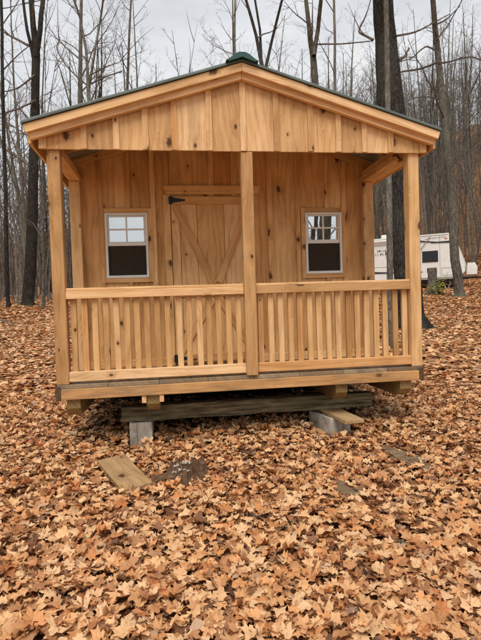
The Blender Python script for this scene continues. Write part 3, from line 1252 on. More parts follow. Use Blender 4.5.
def curve_pts(p, d, length, n, wob, up, rr):
    pts = [np.array(p, float)]
    d = np.array(d, float)
    d /= np.linalg.norm(d)
    st = length / n
    for _ in range(n):
        d = d + np.array([rr.gauss(0, wob), rr.gauss(0, wob), rr.gauss(0, wob) + up])
        d /= np.linalg.norm(d)
        pts.append(pts[-1] + d * st)
    return pts, d


class Acc:
    def __init__(self):
        self.V, self.F = [], []

    def tube(self, pts, rad, sides):
        b = len(self.V)
        V, F = tube_data(pts, rad, sides, cap=False)
        self.V += V
        self.F += [[i + b for i in f] for f in F]


def perp(d, rr):
    v = np.array([rr.gauss(0, 1), rr.gauss(0, 1), rr.gauss(0, 0.35)])
    v = v - d * np.dot(v, d)
    return v / (np.linalg.norm(v) + 1e-9)


def twigs(acc, pts, r, rr, level, dens, minr):
    """side shoots along a limb"""
    L = sum(np.linalg.norm(pts[i + 1] - pts[i]) for i in range(len(pts) - 1))
    n = max(2, int(L * dens))
    for k in range(n):
        f = rr.uniform(0.22, 1.0)
        x = f * (len(pts) - 1)
        i = min(int(x), len(pts) - 2)
        p = pts[i] + (pts[i + 1] - pts[i]) * (x - i)
        d = pts[i + 1] - pts[i]
        d = d / (np.linalg.norm(d) + 1e-9)
        nd = d * rr.uniform(0.5, 1.0) + perp(d, rr) * rr.uniform(0.5, 0.95)
        l2 = L * rr.uniform(0.25, 0.58) * (1.2 - 0.6 * f)
        r2 = max(minr, r * (1 - 0.75 * f) * 0.6)
        ns = 4 if level < 2 else 2
        q, _ = curve_pts(p, nd, l2, ns, 0.13, 0.04, rr)
        acc.tube(q, [r2 * (1 - 0.8 * j / ns) for j in range(ns + 1)], 4 if level == 0 else 3)
        if level < 2:
            twigs(acc, q, r2, rr, level + 1, dens * (1.9 if level == 0 else 1.4), minr * 0.75)


def limb_crown(acc, path, rads, rr, start, nlimb, length, dens, minr):
    """limbs leaving a stem (polyline) above 'start' fraction"""
    for k in range(nlimb):
        f = start + (1 - start) * (k + rr.uniform(0, 0.9)) / nlimb
        x = f * (len(path) - 1)
        i = min(int(x), len(path) - 2)
        p = path[i] + (path[i + 1] - path[i]) * (x - i)
        rt = rads[i] + (rads[i + 1] - rads[i]) * (x - i)
        d = path[i + 1] - path[i]
        d = d / np.linalg.norm(d)
        out = perp(d, rr)
        out[2] = abs(out[2])
        nd = d * rr.uniform(0.35, 0.9) + out * rr.uniform(0.7, 1.0)
        l = length * (1.1 - 0.75 * (f - start) / (1 - start + 1e-6)) * rr.uniform(0.55, 1.1)
        r = max(minr * 2, rt * rr.uniform(0.3, 0.5))
        q, _ = curve_pts(p, nd, l, 6, 0.11, 0.05, rr)
        acc.tube(q, [r * (1 - 0.88 * j / 6) for j in range(7)], 5)
        twigs(acc, q, r, rr, 0, dens, minr)


def make_proto(seed, h, r0, start, nlimb, length, dens, fork=False, wob=0.012):
    rr = random.Random(seed)
    path, d = curve_pts((0, 0, -0.4), (rr.gauss(0, 0.03), rr.gauss(0, 0.03), 1), h, 12, wob, 0.0, rr)
    rads = [r0 * (1.25 if i == 0 else 1) * (1 - 0.86 * (i / 12) ** 1.1) for i in range(13)]
    rads[0] = r0 * 1.5
    tr, cr = Acc(), Acc()
    # root flare ring
    pp = [path[0], path[0] + (path[1] - path[0]) * 0.35] + path[1:]
    rd = [r0 * 1.7, r0 * 1.12] + rads[1:]
    tr.tube(pp, rd, 8)
    limb_crown(cr, path, rads, rr, start, nlimb, length, dens, 0.009)
    if fork:
        i = 5
        q, _ = curve_pts(path[i], np.array([rr.choice((-1, 1)) * 0.35, rr.gauss(0, 0.2), 1.0]), h * 0.5, 8, 0.03, 0.03, rr)
        rq = [rads[i] * 0.8 * (1 - 0.88 * j / 8) for j in range(9)]
        tr.tube(q, rq, 7)
        limb_crown(cr, q, rq, rr, 0.25, nlimb // 2, length * 0.7, dens, 0.009)
    return (tr, cr)


def meshes_of(pair, mt, mc):
    tr, cr = pair
    return (mesh_from('trunk', tr.V, tr.F, mt, True), mesh_from('crown', cr.V, cr.F, mc, False))


PROTO_SPEC = [(101, 19, 0.15, 0.28, 14, 4.6, 1.9, False), (102, 22, 0.19, 0.32, 13, 5.2, 1.7, True), (103, 16, 0.10, 0.24, 14, 3.6, 2.2, False),
              (104, 20, 0.13, 0.32, 12, 4.4, 1.9, True), (105, 13, 0.065, 0.18, 14, 3.0, 2.5, False), (106, 23, 0.20, 0.34, 14, 5.6, 1.7, False)]
PROTO = []
for k, s in enumerate(PROTO_SPEC):
    pr = make_proto(*s)
    mt = [bark_grey, bark_dark, bark_grey, bark_pale, bark_grey, bark_grey][k]
    PROTO.append(meshes_of(pr, mt, bark_twig))


def proto_tree(k, x, y, rz, sc, label, group):
    t = empty('bare_tree', (x, y, gz(x, y)), rz)
    t.rotation_euler = (R(rng.gauss(0, 1.2)), R(rng.gauss(0, 1.2)), rz)
    t.scale = (sc, sc, sc)
    link('trunk', PROTO[k][0], t)
    link('crown', PROTO[k][1], t)
    return tag(t, label, 'tree', group)


def px_tree(label, base_px, base_depth, stems, mat, dens=1.3, seed=1, nlimb=8, length=3.5, limbs=(), extend=6.0, flare=1.35, start=0.3, mc=None, roots=()):
    """a tree whose stems follow photograph pixels, all at the base's own distance.
    stems: list of [(u, v, width_px), ...] running upwards"""
    rr = random.Random(seed)
    if base_depth is None:
        base_depth = depth_of(gp(*base_px))
    bp = at_depth(base_px[0], base_px[1], base_depth)
    bp[2] = gz(bp[0], bp[1])
    t = empty('bare_tree', tuple(bp))
    tr, cr = Acc(), Acc()
    for si, st in enumerate(stems):
        pts = [at_depth(u, v, base_depth + rr.uniform(-0.02, 0.02) * base_depth * (i > 0)) - bp for i, (u, v, w) in enumerate(st)]
        rad = [w * base_depth / FPX / 2 for u, v, w in st]
        if si == 0:
            pts[0] = np.array([0, 0, 0.25])
            pts = [np.array([0, 0, -0.25]), np.array([0, 0, 0.02])] + pts
            rad = [rad[0] * flare * 1.25, rad[0] * flare] + rad
        # carry on above the top of the frame
        d = pts[-1] - pts[-2]
        d /= np.linalg.norm(d)
        ext, _ = curve_pts(pts[-1], d, extend, 4, 0.05, 0.03, rr)
        r_end = rad[-1]
        pts = pts + ext[1:]
        rad = rad + [r_end * f for f in (0.8, 0.6, 0.4, 0.15)]
        # smooth resample
        P, Q = [], []
        for i in range(len(pts) - 1):
            for f in (0.0, 0.5):
                P.append(pts[i] * (1 - f) + pts[i + 1] * f + (np.array([rr.gauss(0, 1), rr.gauss(0, 1), 0]) * rad[i] * 0.12 if f else 0))
                Q.append(rad[i] * (1 - f) + rad[i + 1] * f)
        P.append(pts[-1])
        Q.append(rad[-1])
        tr.tube(P, Q, 10)
        limb_crown(cr, P, Q, rr, start, nlimb, length, dens * 1.8, 0.0055)
    for lb in roots:
        pts = [at_depth(u, v, base_depth) - bp for u, v, w in lb]
        tr.tube(pts, [w * base_depth / FPX / 2 for u, v, w in lb], 8)
    for lb in limbs:                                   # limbs the photo shows one by one
        pts = [at_depth(u, v, base_depth * (1 + 0.01 * i)) - bp for i, (u, v, w) in enumerate(lb)]
        rad = [w * base_depth / FPX / 2 for u, v, w in lb]
        P, Q = [], []
        for i in range(len(pts) - 1):
            a, b = pts[i], pts[i + 1]
            m0 = (pts[i + 1] - pts[max(i - 1, 0)]) * 0.5
            m1 = (pts[min(i + 2, len(pts) - 1)] - pts[i]) * 0.5
            for f in (0, 0.25, 0.5, 0.75):
                f2, f3 = f * f, f * f * f
                P.append((2 * f3 - 3 * f2 + 1) * a + (f3 - 2 * f2 + f) * m0 + (3 * f2 - 2 * f3) * b + (f3 - f2) * m1
                         + np.array([rr.gauss(0, 1), rr.gauss(0, 1), rr.gauss(0, 1)]) * rad[i] * 0.18 * (f > 0))
                Q.append(rad[i] * (1 - f) + rad[i + 1] * f)
        P.append(pts[-1])
        Q.append(rad[-1])
        pts, rad = P, Q
        cr.tube(pts, rad, 6)
        twigs(cr, pts, rad[0], rr, 0, dens * 1.3, 0.006)
    a, b = meshes_of((tr, cr), mat, mc or bark_twig)
    link('trunk', a, t)
    link('crown', b, t)
    return tag(t, label, 'tree')


px_tree('thick dark tree with forked stems beside the porch corner post', (28, 307), None,
        [[(28, 305, 12), (31, 250, 11), (33, 180, 9.5), (35, 110, 8.5), (36, 55, 8), (33, 25, 5.5), (31, 0, 5)],
         [(36, 57, 6), (40, 30, 5), (43, 0, 4.5)], [(34, 60, 4), (27, 30, 3), (23, 0, 2.6)]], bark_dark, 1.0, 41, 9, 4.0,
        [[(36, 100, 2.2), (20, 108, 1.6), (0, 114, 1.2)], [(35, 75, 2), (18, 88, 1.5), (2, 92, 1)], [(35, 160, 1.8), (48, 140, 1.2), (60, 118, 0.8)]])
px_tree('thin dark tree standing beside the thick forked tree', (8, 307), None,
        [[(8, 305, 4.2), (6, 230, 4), (4, 150, 3.6), (2, 60, 3.2), (1, 0, 3)]], bark_dark, 1.2, 42, 7, 3.0,
        [[(3, 70, 1.6), (18, 55, 1.1), (34, 42, 0.8)], [(2, 25, 1.5), (14, 8, 1.0), (22, -6, 0.7)]])
px_tree('brownish forked tree rising behind the eave away from the camper', (88, 299), 24.0,
        [[(88, 297, 4.5), (88, 180, 4), (89, 103, 3.6), (88, 87, 3.4), (86, 50, 2.6), (80, 18, 2.2), (74, 0, 2)],
         [(89, 88, 2.8), (95, 50, 2.2), (100, 22, 2.0), (103, 0, 1.8)]], bark_grey, 1.5, 43, 8, 3.4,
        [[(88, 86, 1.8), (70, 70, 1.4), (57, 50, 1.1), (60, 40, 0.8)], [(90, 84, 1.8), (105, 77, 1.4), (122, 71, 1.0)], [(86, 60, 1.5), (75, 48, 1.1), (62, 40, 0.8)]])
px_tree('slim upright tree behind the roof next to the brownish forked tree', (128, 298), 27.0,
        [[(128, 296, 3.6), (128, 180, 3.2), (127, 95, 2.8), (129, 40, 2.2), (131, 0, 1.8)]], bark_grey, 1.7, 44, 12, 3.6)
px_tree('narrow leaning tree with three stems just behind the ridge cap', (262, 297), 20.0,
        [[(263, 295, 6), (263, 150, 5.5), (262, 66, 4.2), (256, 35, 3.2), (246, 0, 2.8)], [(262, 72, 3.0), (260, 30, 2.5), (255, 0, 2.2)],
         [(264, 74, 3.2), (272, 40, 2.8), (282, 0, 2.4)]], bark_dark, 1.2, 45, 7, 3.0)
px_tree('grey tree splitting into a narrow V behind the roof slope', (317, 297), 15.0,
        [[(318, 296, 9), (317, 180, 8.2), (315, 82, 7.2), (313, 55, 6.2), (309, 25, 4.4), (306, 0, 4)],
         [(314, 56, 4.6), (318, 30, 4.2), (321, 0, 3.8)]], bark_grey, 1.1, 46, 6, 3.2,
        [[(316, 44, 1.6), (340, 44, 1.3), (372, 41, 1.0)]])
px_tree('very slim pole like tree between the V tree and big dark tree', (337, 297), 19.0,
        [[(338, 296, 4), (337, 180, 3.5), (335, 90, 3.0), (335, 40, 2.6), (334, 0, 2.4)]], bark_grey, 1.3, 47, 8, 2.6)
px_tree('huge dark furrowed tree behind the porch corner facing the camper', (411, 331), None,
        [[(411, 326, 27), (406, 260, 26), (400, 190, 25), (391, 105, 26), (386, 40, 22), (383, 0, 20)]], bark_dark, 0.8, 48, 6, 4.2,
        [[(373, 40, 2.6), (366, 36, 2.4), (359, 31, 2.0), (366, 15, 1.3), (372, -4, 0.9)], [(398, 60, 4.0), (404, 57, 3.2), (409, 48, 2.0)],
         [(396, 36, 2.2), (415, 32, 1.8), (435, 22, 1.3), (450, 14, 0.8)]], 5.0, 1.25, 0.75,
        roots=[[(412, 305, 18), (419, 318, 14), (428, 327, 10), (437, 332, 6), (446, 335, 2)], [(408, 305, 16), (401, 322, 12), (393, 331, 7), (386, 336, 2)]])
px_tree('slender pale tree standing right against the huge dark tree', (392, 338), 8.6,
        [[(392, 334, 6.6), (390, 260, 6.3), (389, 180, 6), (388, 105, 5.4), (387, 50, 5), (386, 0, 4.8)]], bark_pale, 1.2, 49, 5, 2.0, (), 5.0, 1.2, 0.8)
px_tree('straight grey tree in front of the camper nose', (459, 298), None,
        [[(459, 296, 10), (455, 260, 9), (452, 200, 8.4), (447, 150, 8), (443, 110, 7), (438, 55, 6), (433, 0, 5)]], bark_grey, 1.2, 50, 6, 3.0,
        [[(438, 62, 2.4), (420, 69, 2.0), (401, 72, 1.6), (380, 80, 1.0)], [(439, 64, 2), (455, 60, 1.5), (472, 57, 1.1), (484, 62, 0.8)],
         [(436, 25, 1.8), (448, 18, 1.4), (460, 6, 1.0)], [(437, 40, 1.6), (450, 22, 1.2), (462, 0, 0.8)], [(442, 100, 1.8), (428, 97, 1.3), (414, 98, 0.9)],
         [(434, 50, 1.8), (425, 47, 1.5), (412, 58, 1.2), (398, 62, 0.9)]], 6.0, 1.3, 0.4)

# the woods: individual trees scattered over level ground and hillside
taken = [(0, 1.5), (10.8, 18.6)]
px_spots = []
count_l = count_r = count_b = 0


def clear(x, y, dmin):
    if -4.5 < x < 4.5 and -9 < y < 9:
        return False
    # camper pad
    if (x - 11.5) ** 2 + (y - 19.8) ** 2 < 5.0 ** 2:
        return False
    return all((x - a) ** 2 + (y - b) ** 2 > dmin * dmin for a, b in px_spots)


KIND = ('straight grey ', 'dark forked ', 'slim grey ', 'pale forked ', 'thin sapling sized ', 'tall stout grey ')
LAB_W = 'bare tree in the level leafless woods beyond the cabin'
LAB_H = 'bare tree on the leaf covered hillside behind the camper'
LAB_B = 'bare tree in the woods that the porch windows face'
tries = 0
n_w = n_h = 0
while (n_w < 130 or n_h < 132) and tries < 9000:
    tries += 1
    az = R(rng.uniform(-27, 46))
    dist = 18 + 72 * rng.random() ** 0.75
    x = CAM[0] + dist * math.sin(az)
    y = CAM[1] + dist * math.cos(az)
    if not clear(x, y, 1.6 if dist > 30 else 2.6):
        continue
    u = math.degrees(az) - 8.075
    # keep the camper and its hillside gap in view
    if 8 < u < 34 and dist < 35:
        continue
    hillside = 0.77 * x + 0.64 * y > 30
    if hillside and n_h < 132:
        n_h += 1
        lab, grp = LAB_H, 'bare trees on the hillside'
    elif not hillside and n_w < 130:
        if -12 < u < 10 and rng.random() < 0.6:
            continue
        n_w += 1
        lab, grp = LAB_W, 'bare trees in the level woods'
    else:
        continue
    px_spots.append((x, y))
    k = rng.choice((0, 2, 2, 3, 4, 4, 5, 1)) if dist > 28 else rng.choice((2, 4, 4, 4))
    proto_tree(k, x, y, rng.uniform(0, 6.28), rng.uniform(0.75, 1.1), KIND[k] + lab, grp)
for (x, y, k) in ((3.93, -8.0, 0), (4.45, -10.5, 2), (4.3, -9.3, 4), (6.0, -8.4, 3), (8.5, -13, 5), (5.4, -16, 2), (10.5, -17.5, 0), (-7.5, -15, 1), (-11, -11, 0), (1.5, -24, 3), (-16, -20, 5)):
    proto_tree(k, x, y, rng.uniform(0, 6.28), 1.0, KIND[k] + LAB_B, 'bare trees behind the photographer')

# far woods: beyond counting, one object of instanced trees
def far_woods():
    rr = random.Random(31)
    P = []
    while len(P) < 700:
        az = R(rr.uniform(-30, 50))
        dist = (50 + 90 * rr.random()) if rr.random() < 0.75 else (38 + 20 * rr.random())
        x = CAM[0] + dist * math.sin(az)
        y = CAM[1] + dist * math.cos(az)
        hs = 0.77 * x + 0.64 * y
        if hs < 33 and (dist < 58 or rr.random() < 0.55):
            continue
        P.append((x, y, gz(x, y) - 0.1))
    me = bpy.data.meshes.new('far_woods')
    me.from_pydata(P, [], [])
    o = link('far_woods', me)
    o['kind'] = 'stuff'
    tag(o, 'far leafless woods covering the hillside and the distance', 'woods')
    ng = bpy.data.node_groups.new('far_woods_nodes', 'GeometryNodeTree')
    ng.interface.new_socket('Geometry', in_out='INPUT', socket_type='NodeSocketGeometry')
    ng.interface.new_socket('Geometry', in_out='OUTPUT', socket_type='NodeSocketGeometry')
    gi, go = ng.nodes.new('NodeGroupInput'), ng.nodes.new('NodeGroupOutput')
    iop = ng.nodes.new('GeometryNodeInstanceOnPoints')
    jn = ng.nodes.new('GeometryNodeJoinGeometry')
    for t_ in FAR_SOURCE:
        jj = ng.nodes.new('GeometryNodeJoinGeometry')
        for ch in t_:
            oi = ng.nodes.new('GeometryNodeObjectInfo')
            oi.transform_space = 'ORIGINAL'
            oi.inputs['Object'].default_value = ch
            ng.links.new(oi.outputs['Geometry'], jj.inputs[0])
        gi2 = ng.nodes.new('GeometryNodeGeometryToInstance')
        ng.links.new(jj.outputs[0], gi2.inputs[0])
        ng.links.new(gi2.outputs[0], jn.inputs[0])
    iop.inputs['Pick Instance'].default_value = True
    rv = ng.nodes.new('FunctionNodeRandomValue')
    rv.data_type = 'FLOAT_VECTOR'
    rv.inputs['Min'].default_value = (-0.05, -0.05, 0.0)
    rv.inputs['Max'].default_value = (0.05, 0.05, 6.28)
    rs = ng.nodes.new('FunctionNodeRandomValue')
    rs.data_type = 'FLOAT'
    rs.inputs[2].default_value = 0.6
    rs.inputs[3].default_value = 1.05
    ng.links.new(gi.outputs[0], iop.inputs['Points'])
    ng.links.new(jn.outputs[0], iop.inputs['Instance'])
    ng.links.new(rv.outputs['Value'], iop.inputs['Rotation'])
    ng.links.new(rs.outputs[1], iop.inputs['Scale'])
    ng.links.new(iop.outputs[0], go.inputs[0])
    md = o.modifiers.new('woods', 'NODES')
    md.node_group = ng


FAR_SOURCE = []
for k in (0, 2, 3, 4):
    for ob in C.objects:
        if ob.type == 'MESH' and ob.data == PROTO[k][0]:
            FAR_SOURCE.append([ob, [c for c in ob.parent.children if c.data == PROTO[k][1]][0]])
            break
far_woods()

# far thicket: understorey stems nobody could count
acc = Acc()
rr = random.Random(77)
for i in range(2100):
    az = R(rr.uniform(-29, 48))
    dist = 26 + 80 * rr.random()
    if az > R(12) and dist < 34:
        dist += 14
    x = CAM[0] + dist * math.sin(az)
    y = CAM[1] + dist * math.cos(az)
    if (x - 11.5) ** 2 + (y - 19.8) ** 2 < 36:
        continue
    h = rr.uniform(1.5, 6) if rr.random() < 0.55 else rr.uniform(7, 15)
    r = 0.012 + h * 0.0045
    p = np.array([x, y, gz(x, y) - 0.1])
    q, _ = curve_pts(p, (rr.gauss(0, .12), rr.gauss(0, .12), 1), h, 4, 0.06, 0, rr)
    acc.tube(q, [r, r * .8, r * .6, r * .35, r * .1], 3)
    for _ in range(10):
        j = rr.randrange(1, 4)
        f = rr.random()
        p = q[j] * (1 - f) + q[j + 1] * f
        s, _ = curve_pts(p, (rr.gauss(0, .7), rr.gauss(0, .7), 1.0), min(2.2, h * rr.uniform(.10, .24)), 3, .14, .06, rr)
        acc.tube(s, [r * .35, r * .25, r * .18, r * .06], 3)
th = link('thicket', mesh_from('thicket', acc.V, acc.F, bark_twig))
th['kind'] = 'stuff'
tag(th, 'far thicket of thin bare saplings and brush in the woods', 'thicket')

# ------------------------------------------------------------------ camper


def camper():
    Rp = at_depth(466, 288, 25.0)
    Lp = at_depth(377, 288, 27.0)
    d = Rp - Lp
    d[2] = 0
    d /= np.linalg.norm(d)
    rz = math.atan2(d[1], d[0])
    mid = (Rp[0], Rp[1])
    z = gz(mid[0], mid[1])
    root = empty('camper', (mid[0], mid[1], z), rz)
    tag(root, 'white travel trailer camper parked among trees at the foot of the hillside', 'camper')
    # local frame: nose at x = 0, body runs to -x, near side at y = 0 (camera looks along +y)
    # height of the ground below the camper is levelled by jacks
    zb, zt = 0.62, 2.86
    white = simple('camper_white', (0.72, 0.72, 0.70), 0.4, 0, 3, 0.05)
    grey = simple('camper_grey', (0.33, 0.32, 0.31), 0.5)
    black = simple('camper_black', (0.012, 0.012, 0.014), 0.25)
    dark = simple('camper_chassis', (0.03, 0.028, 0.026), 0.8)
    Lb = -7.2
    poly = [(Lb, zb), (-0.25, zb), (-0.04, zb + 0.25), (-0.03, zb + 0.62), (-0.10, zb + 0.85), (-0.52, zt - 0.14), (-0.60, zt - 0.04), (-0.72, zt), (Lb + 0.1, zt), (Lb, zt - 0.1)]
    prism('body', root, poly, 0.0, 2.35, white)
    # skirt rail
    prism('skirt', root, [(Lb, zb - 0.10), (-0.30, zb - 0.10), (-0.22, zb - 0.003), (Lb, zb - 0.003)], 0.02, 2.33, grey)
    box('chassis', root, Lb + 0.1, -0.3, 0.25, 2.1, zb - 0.28, zb - 0.104, dark)
    box('roof_edge', root, Lb, -0.78, -0.03, -0.002, zt - 0.07, zt - 0.01, white)
    # windows
    w = box('window', root, -2.05, -1.28, -0.03, -0.003, 1.42, 2.0, black, 0.01)
    box('window', root, -5.6, -4.7, -0.03, -0.003, 1.45, 2.0, black, 0.01)
    box('hatch', root, -1.82, -1.36, -0.025, -0.003, 0.86, 1.12, black, 0.01)
    box('hatch_step', root, -1.70, -1.50, -0.05, -0.026, 0.74, 0.855, dark, 0.01)
    V = []
    fr = 0.02
    multi('baggage_door', root, [bx(-1.12, -0.45, -0.012, -0.003, 1.08, 1.10), bx(-1.12, -0.45, -0.012, -0.003, 0.70, 0.72),
                                 bx(-1.12, -1.10, -0.012, -0.003, 0.721, 1.079), bx(-0.47, -0.45, -0.012, -0.003, 0.721, 1.079)], grey, (-0.8, 0, 0.9))
    box('door', root, -2.95, -2.30, -0.02, -0.003, 0.66, 2.45, white, 0.01)
    multi('door_seam', root, [bx(-2.27, -2.25, -0.012, -0.003, 0.66, 2.5), bx(-2.99, -2.97, -0.012, -0.003, 0.66, 2.5)], grey, (-2.6, 0, 1.5))
    # swoosh stripes
    for (xa, za, xb, zb_, h0, h1) in ((-2.3, 2.52, -1.35, 2.40, 0.08, 0.05), (-1.6, 2.40, -0.66, 2.36, 0.05, 0.09), (-4.6, 0.98, -3.2, 0.94, 0.10, 0.03),
                                      (-2.95, 1.02, -2.05, 0.92, 0.09, 0.03)):
        prism('stripe', root, [(xa, za), (xb, zb_), (xb, zb_ + h1), (xa, za + h0)], -0.03, -0.0245, black)
    for (xa, za, xb, zb_, h0, h1) in ((-1.9, 2.62, -0.9, 2.66, 0.03, 0.03), (-6.8, 2.46, -3.1, 2.47, 0.02, 0.02), (-6.8, 1.3, -3.1, 1.3, 0.02, 0.02)):
        prism('stripe', root, [(xa, za), (xb, zb_), (xb, zb_ + h1), (xa, za + h0)], -0.012, -0.004, grey)
    # lettering on the side, worn to two short dark lines of script
    rr = random.Random(4)
    items = []
    for row, (z_, h_, x_, n) in enumerate(((2.12, 0.11, -4.35, 5), (1.92, 0.15, -4.45, 7))):
        xx = x_
        for i in range(n):
            wd = h_ * rr.uniform(0.5, 0.75)
            s_ = 0.025
            items.append(bx(xx, xx + s_, -0.012, -0.004, z_, z_ + h_, 0.001))
            if rr.random() < 0.75:
                items.append(bx(xx + s_ + .001, xx + wd, -0.012, -0.004, z_ + h_ * rr.choice((0.0, 0.4, 0.78)), z_ + h_ * rr.choice((0.2, 0.55, 0.98)) + 0.03, 0.001))
            xx += wd + 0.03
    multi('lettering', root, items, simple('script_brown', (0.05, 0.025, 0.02), 0.6), (-4.2, 0, 2.0))
    # awning: roller on top, two arms
    multi('awning', root, [tube_data([(Lb + 0.4, -0.11, zt - 0.17), (-2.2, -0.11, zt - 0.17)], [0.06, 0.06], 8)], white, (-4.5, -0.1, zt - 0.2))
    multi('awning_arm', root, [tube_data([(-2.12, -0.07, 2.1), (-1.62, -0.07, 2.78)], [0.022, 0.022], 6)], grey, (-1.9, -0.07, 2.4))
    multi('awning_arm', root, [tube_data([(-2.15, -0.07, 0.9), (-2.15, -0.07, 2.7)], [0.022, 0.022], 6)], grey, (-2.15, -0.07, 1.8))
    # nose: propane cover, tongue, jack
    pv_ = [(0.02, 0.72), (0.50, 0.72), (0.52, 1.10), (0.42, 1.32), (0.06, 1.32)]
    prism('propane_cover', root, pv_, 0.75, 1.55, white)
    multi('tongue', root, [tube_data([(-0.4, 0.5, 0.58), (1.1, 1.17, 0.58)], [0.06, 0.05], 4), tube_data([(-0.4, 1.85, 0.58), (1.1, 1.18, 0.58)], [0.06, 0.05], 4)],
          dark, (0.4, 1.2, 0.58))
    gx = gz(*(np.array(mid) + np.array([math.cos(rz), math.sin(rz)]) * 0.9)) - z
    multi('jack', root, [tube_data([(0.88, 1.17, gx - 0.02), (0.88, 1.17, 1.0)], [0.035, 0.035], 8), bx(0.78, 0.98, 1.07, 1.27, gx - 0.03, gx + 0.02)], dark, (0.88, 1.17, 0.5))
    for xj in (-0.9, -6.3):
        multi('stabiliser', root, [tube_data([(xj - 0.25, 0.3, 0.45), (xj, 0.28, -0.05)], [0.03, 0.03], 6), tube_data([(xj + 0.25, 0.3, 0.45), (xj, 0.28, -0.05)], [0.03, 0.03], 6)],
              grey, (xj, 0.3, 0.2))
    for xw in (-3.9, -4.75):
        wh = multi('wheel', root, [tube_data([(xw, 0.08, 0.33), (xw, 0.13, 0.33), (xw, 0.27, 0.33), (xw, 0.30, 0.33)], [0.27, 0.34, 0.34, 0.27], 20)], black, (xw, 0.19, 0.33))
        multi('rim', wh, [tube_data([(xw, 0.06, 0.33), (xw, 0.079, 0.33)], [0.15, 0.19], 14)], white, (xw, 0.07, 0.33), (xw, 0.19, 0.33))
    for xs_ in (-3.1, -1.2):
        box('seam', root, xs_, xs_ + 0.02, -0.008, -0.002, zb + 0.02, zt - 0.09, grey, 0.002)
    box('marker_light', root, -0.95, -0.83, -0.02, -0.002, 2.56, 2.62, simple('amber', (0.5, 0.14, 0.02), 0.3), 0.005)
    box('vent', root, -3.9, -3.55, -0.02, -0.002, 1.75, 1.95, grey, 0.01)
    box('air_conditioner', root, -4.3, -3.4, 0.8, 1.6, zt + 0.002, zt + 0.28, white, 0.05)
    return root


camper()

# stump in front of the camper and its yellow-green seedling
spx = gp(433, 295)
dep = depth_of(spx)
rad = 9.5 * dep / FPX / 2
hgt = 27 * dep / FPX
stp = lumpy('tree_stump', [np.array([spx[0], spx[1], spx[2] + z]) for z in (-0.1, 0.05, hgt * 0.3, hgt * 0.7, hgt)],
            [rad * 1.7, rad * 1.35, rad, rad * 0.95, rad * 0.9], 12, bark_grey, 14, 1.0, 0.10)
tag(stp, 'broken dark tree stump standing in front of the camper', 'stump')
gpx = gp(440, 296)
green = NT('spring_green')
green.col((0.50, 0.55, 0.075))
green.set(Roughness=0.6)
sd = empty('seedling', (gpx[0], gpx[1], gz(gpx[0], gpx[1])))
tag(sd, 'yellow green leafy seedling beside the stump by the camper', 'plant')
acc = Acc()
LV, LF = [], []
rr = random.Random(8)
for k in range(9):
    q, _ = curve_pts((0, 0, -0.02), (rr.gauss(0, .5), rr.gauss(0, .5), 1), rr.uniform(0.45, 1.0), 4, .12, .02, rr)
    acc.tube(q, [.008, .007, .006, .004, .002], 4)
    for j in range(1, 5):
        for _ in range(9):
            p = q[j] + np.array([rr.gauss(0, .06), rr.gauss(0, .06), rr.gauss(0, .05)])
            a = rr.uniform(0, 6.28)
            u = np.array([math.cos(a), math.sin(a), rr.uniform(-.4, .3)]) * rr.uniform(.06, .11)
            w = np.array([-math.sin(a), math.cos(a), rr.uniform(-.3, .3)]) * rr.uniform(.025, .045)
            b = len(LV)
            LV += [p, p + u * .5 + w, p + u, p + u * .5 - w]
            LF.append([b, b + 1, b + 2, b + 3])
link('stem', mesh_from('stem', acc.V, acc.F, bark_grey), sd)
link('foliage', mesh_from('foliage', LV, LF, green.m), sd)

# ------------------------------------------------------------------ leaves


def leaf_shape(kind):
    """outline of a maple-like leaf, unit width; returns x,y rim points (counter-clockwise)"""
    if kind == 0:
        pol = [(-90, .16), (-66, .40), (-40, .58), (-22, .47), (-4, .66), (10, .54), (24, .52), (42, .82), (55, .56), (66, .58), (78, .74), (90, .94)]
    elif kind == 1:
        pol = [(-90, .14), (-58, .46), (-30, .62), (-10, .47), (12, .68), (30, .48), (48, .74), (64, .50), (76, .64), (90, .86)]
    elif kind == 2:
        pol = [(-90, .45), (-50, .34), (-10, .36), (25, .42), (60, .52), (90, .8)]
    else:
        pol = [(-90, .2), (-30, .55), (10, .5), (40, .72), (62, .42), (90, .85)]
    right = [(r * math.cos(R(a)), r * math.sin(R(a))) for a, r in pol]
    left = [(-x, y) for x, y in right[-2:0:-1]]
    return np.array(right + left) * 0.6


def leaf_proto(kind, rr, curl):
    rim = leaf_shape(kind)
    rim = rim * (1 + rr.normal(0, 0.06, rim.shape))
    ang_ = rr.uniform(0, 6.28)
    ax = rim[:, 0] * math.cos(ang_) + rim[:, 1] * math.sin(ang_)
    sg = rr.choice((1.0, -1.0))
    z = sg * curl * (0.55 * ax * ax + 0.45 * np.abs(rim[:, 0])) + rr.normal(0, 0.04 + 0.03 * curl, len(rim))
    V = np.concatenate([[[0, 0, 0.0]], np.stack([rim[:, 0], rim[:, 1], z], 1)])
    n = len(rim)
    T = np.array([[0, i + 1, (i + 1) % n + 1] for i in range(n)])
    return V, T


def low_leaf(rr):
    rim = np.array([(0, -.3), (.36, -.14), (.28, .12), (.36, .34), (0, .55), (-.36, .34), (-.28, .12), (-.36, -.14)])
    rim = rim * (1 + rr.normal(0, 0.08, rim.shape))
    z = rr.uniform(0.1, 0.6) * rim[:, rr.integers(0, 2)] ** 2 * 1.5 + rr.normal(0, .05, len(rim))
    V = np.stack([rim[:, 0], rim[:, 1], z], 1)
    T = np.array([[0, 1, 7], [1, 2, 6], [1, 6, 7], [2, 3, 5], [2, 5, 6], [3, 4, 5]])
    return V, T


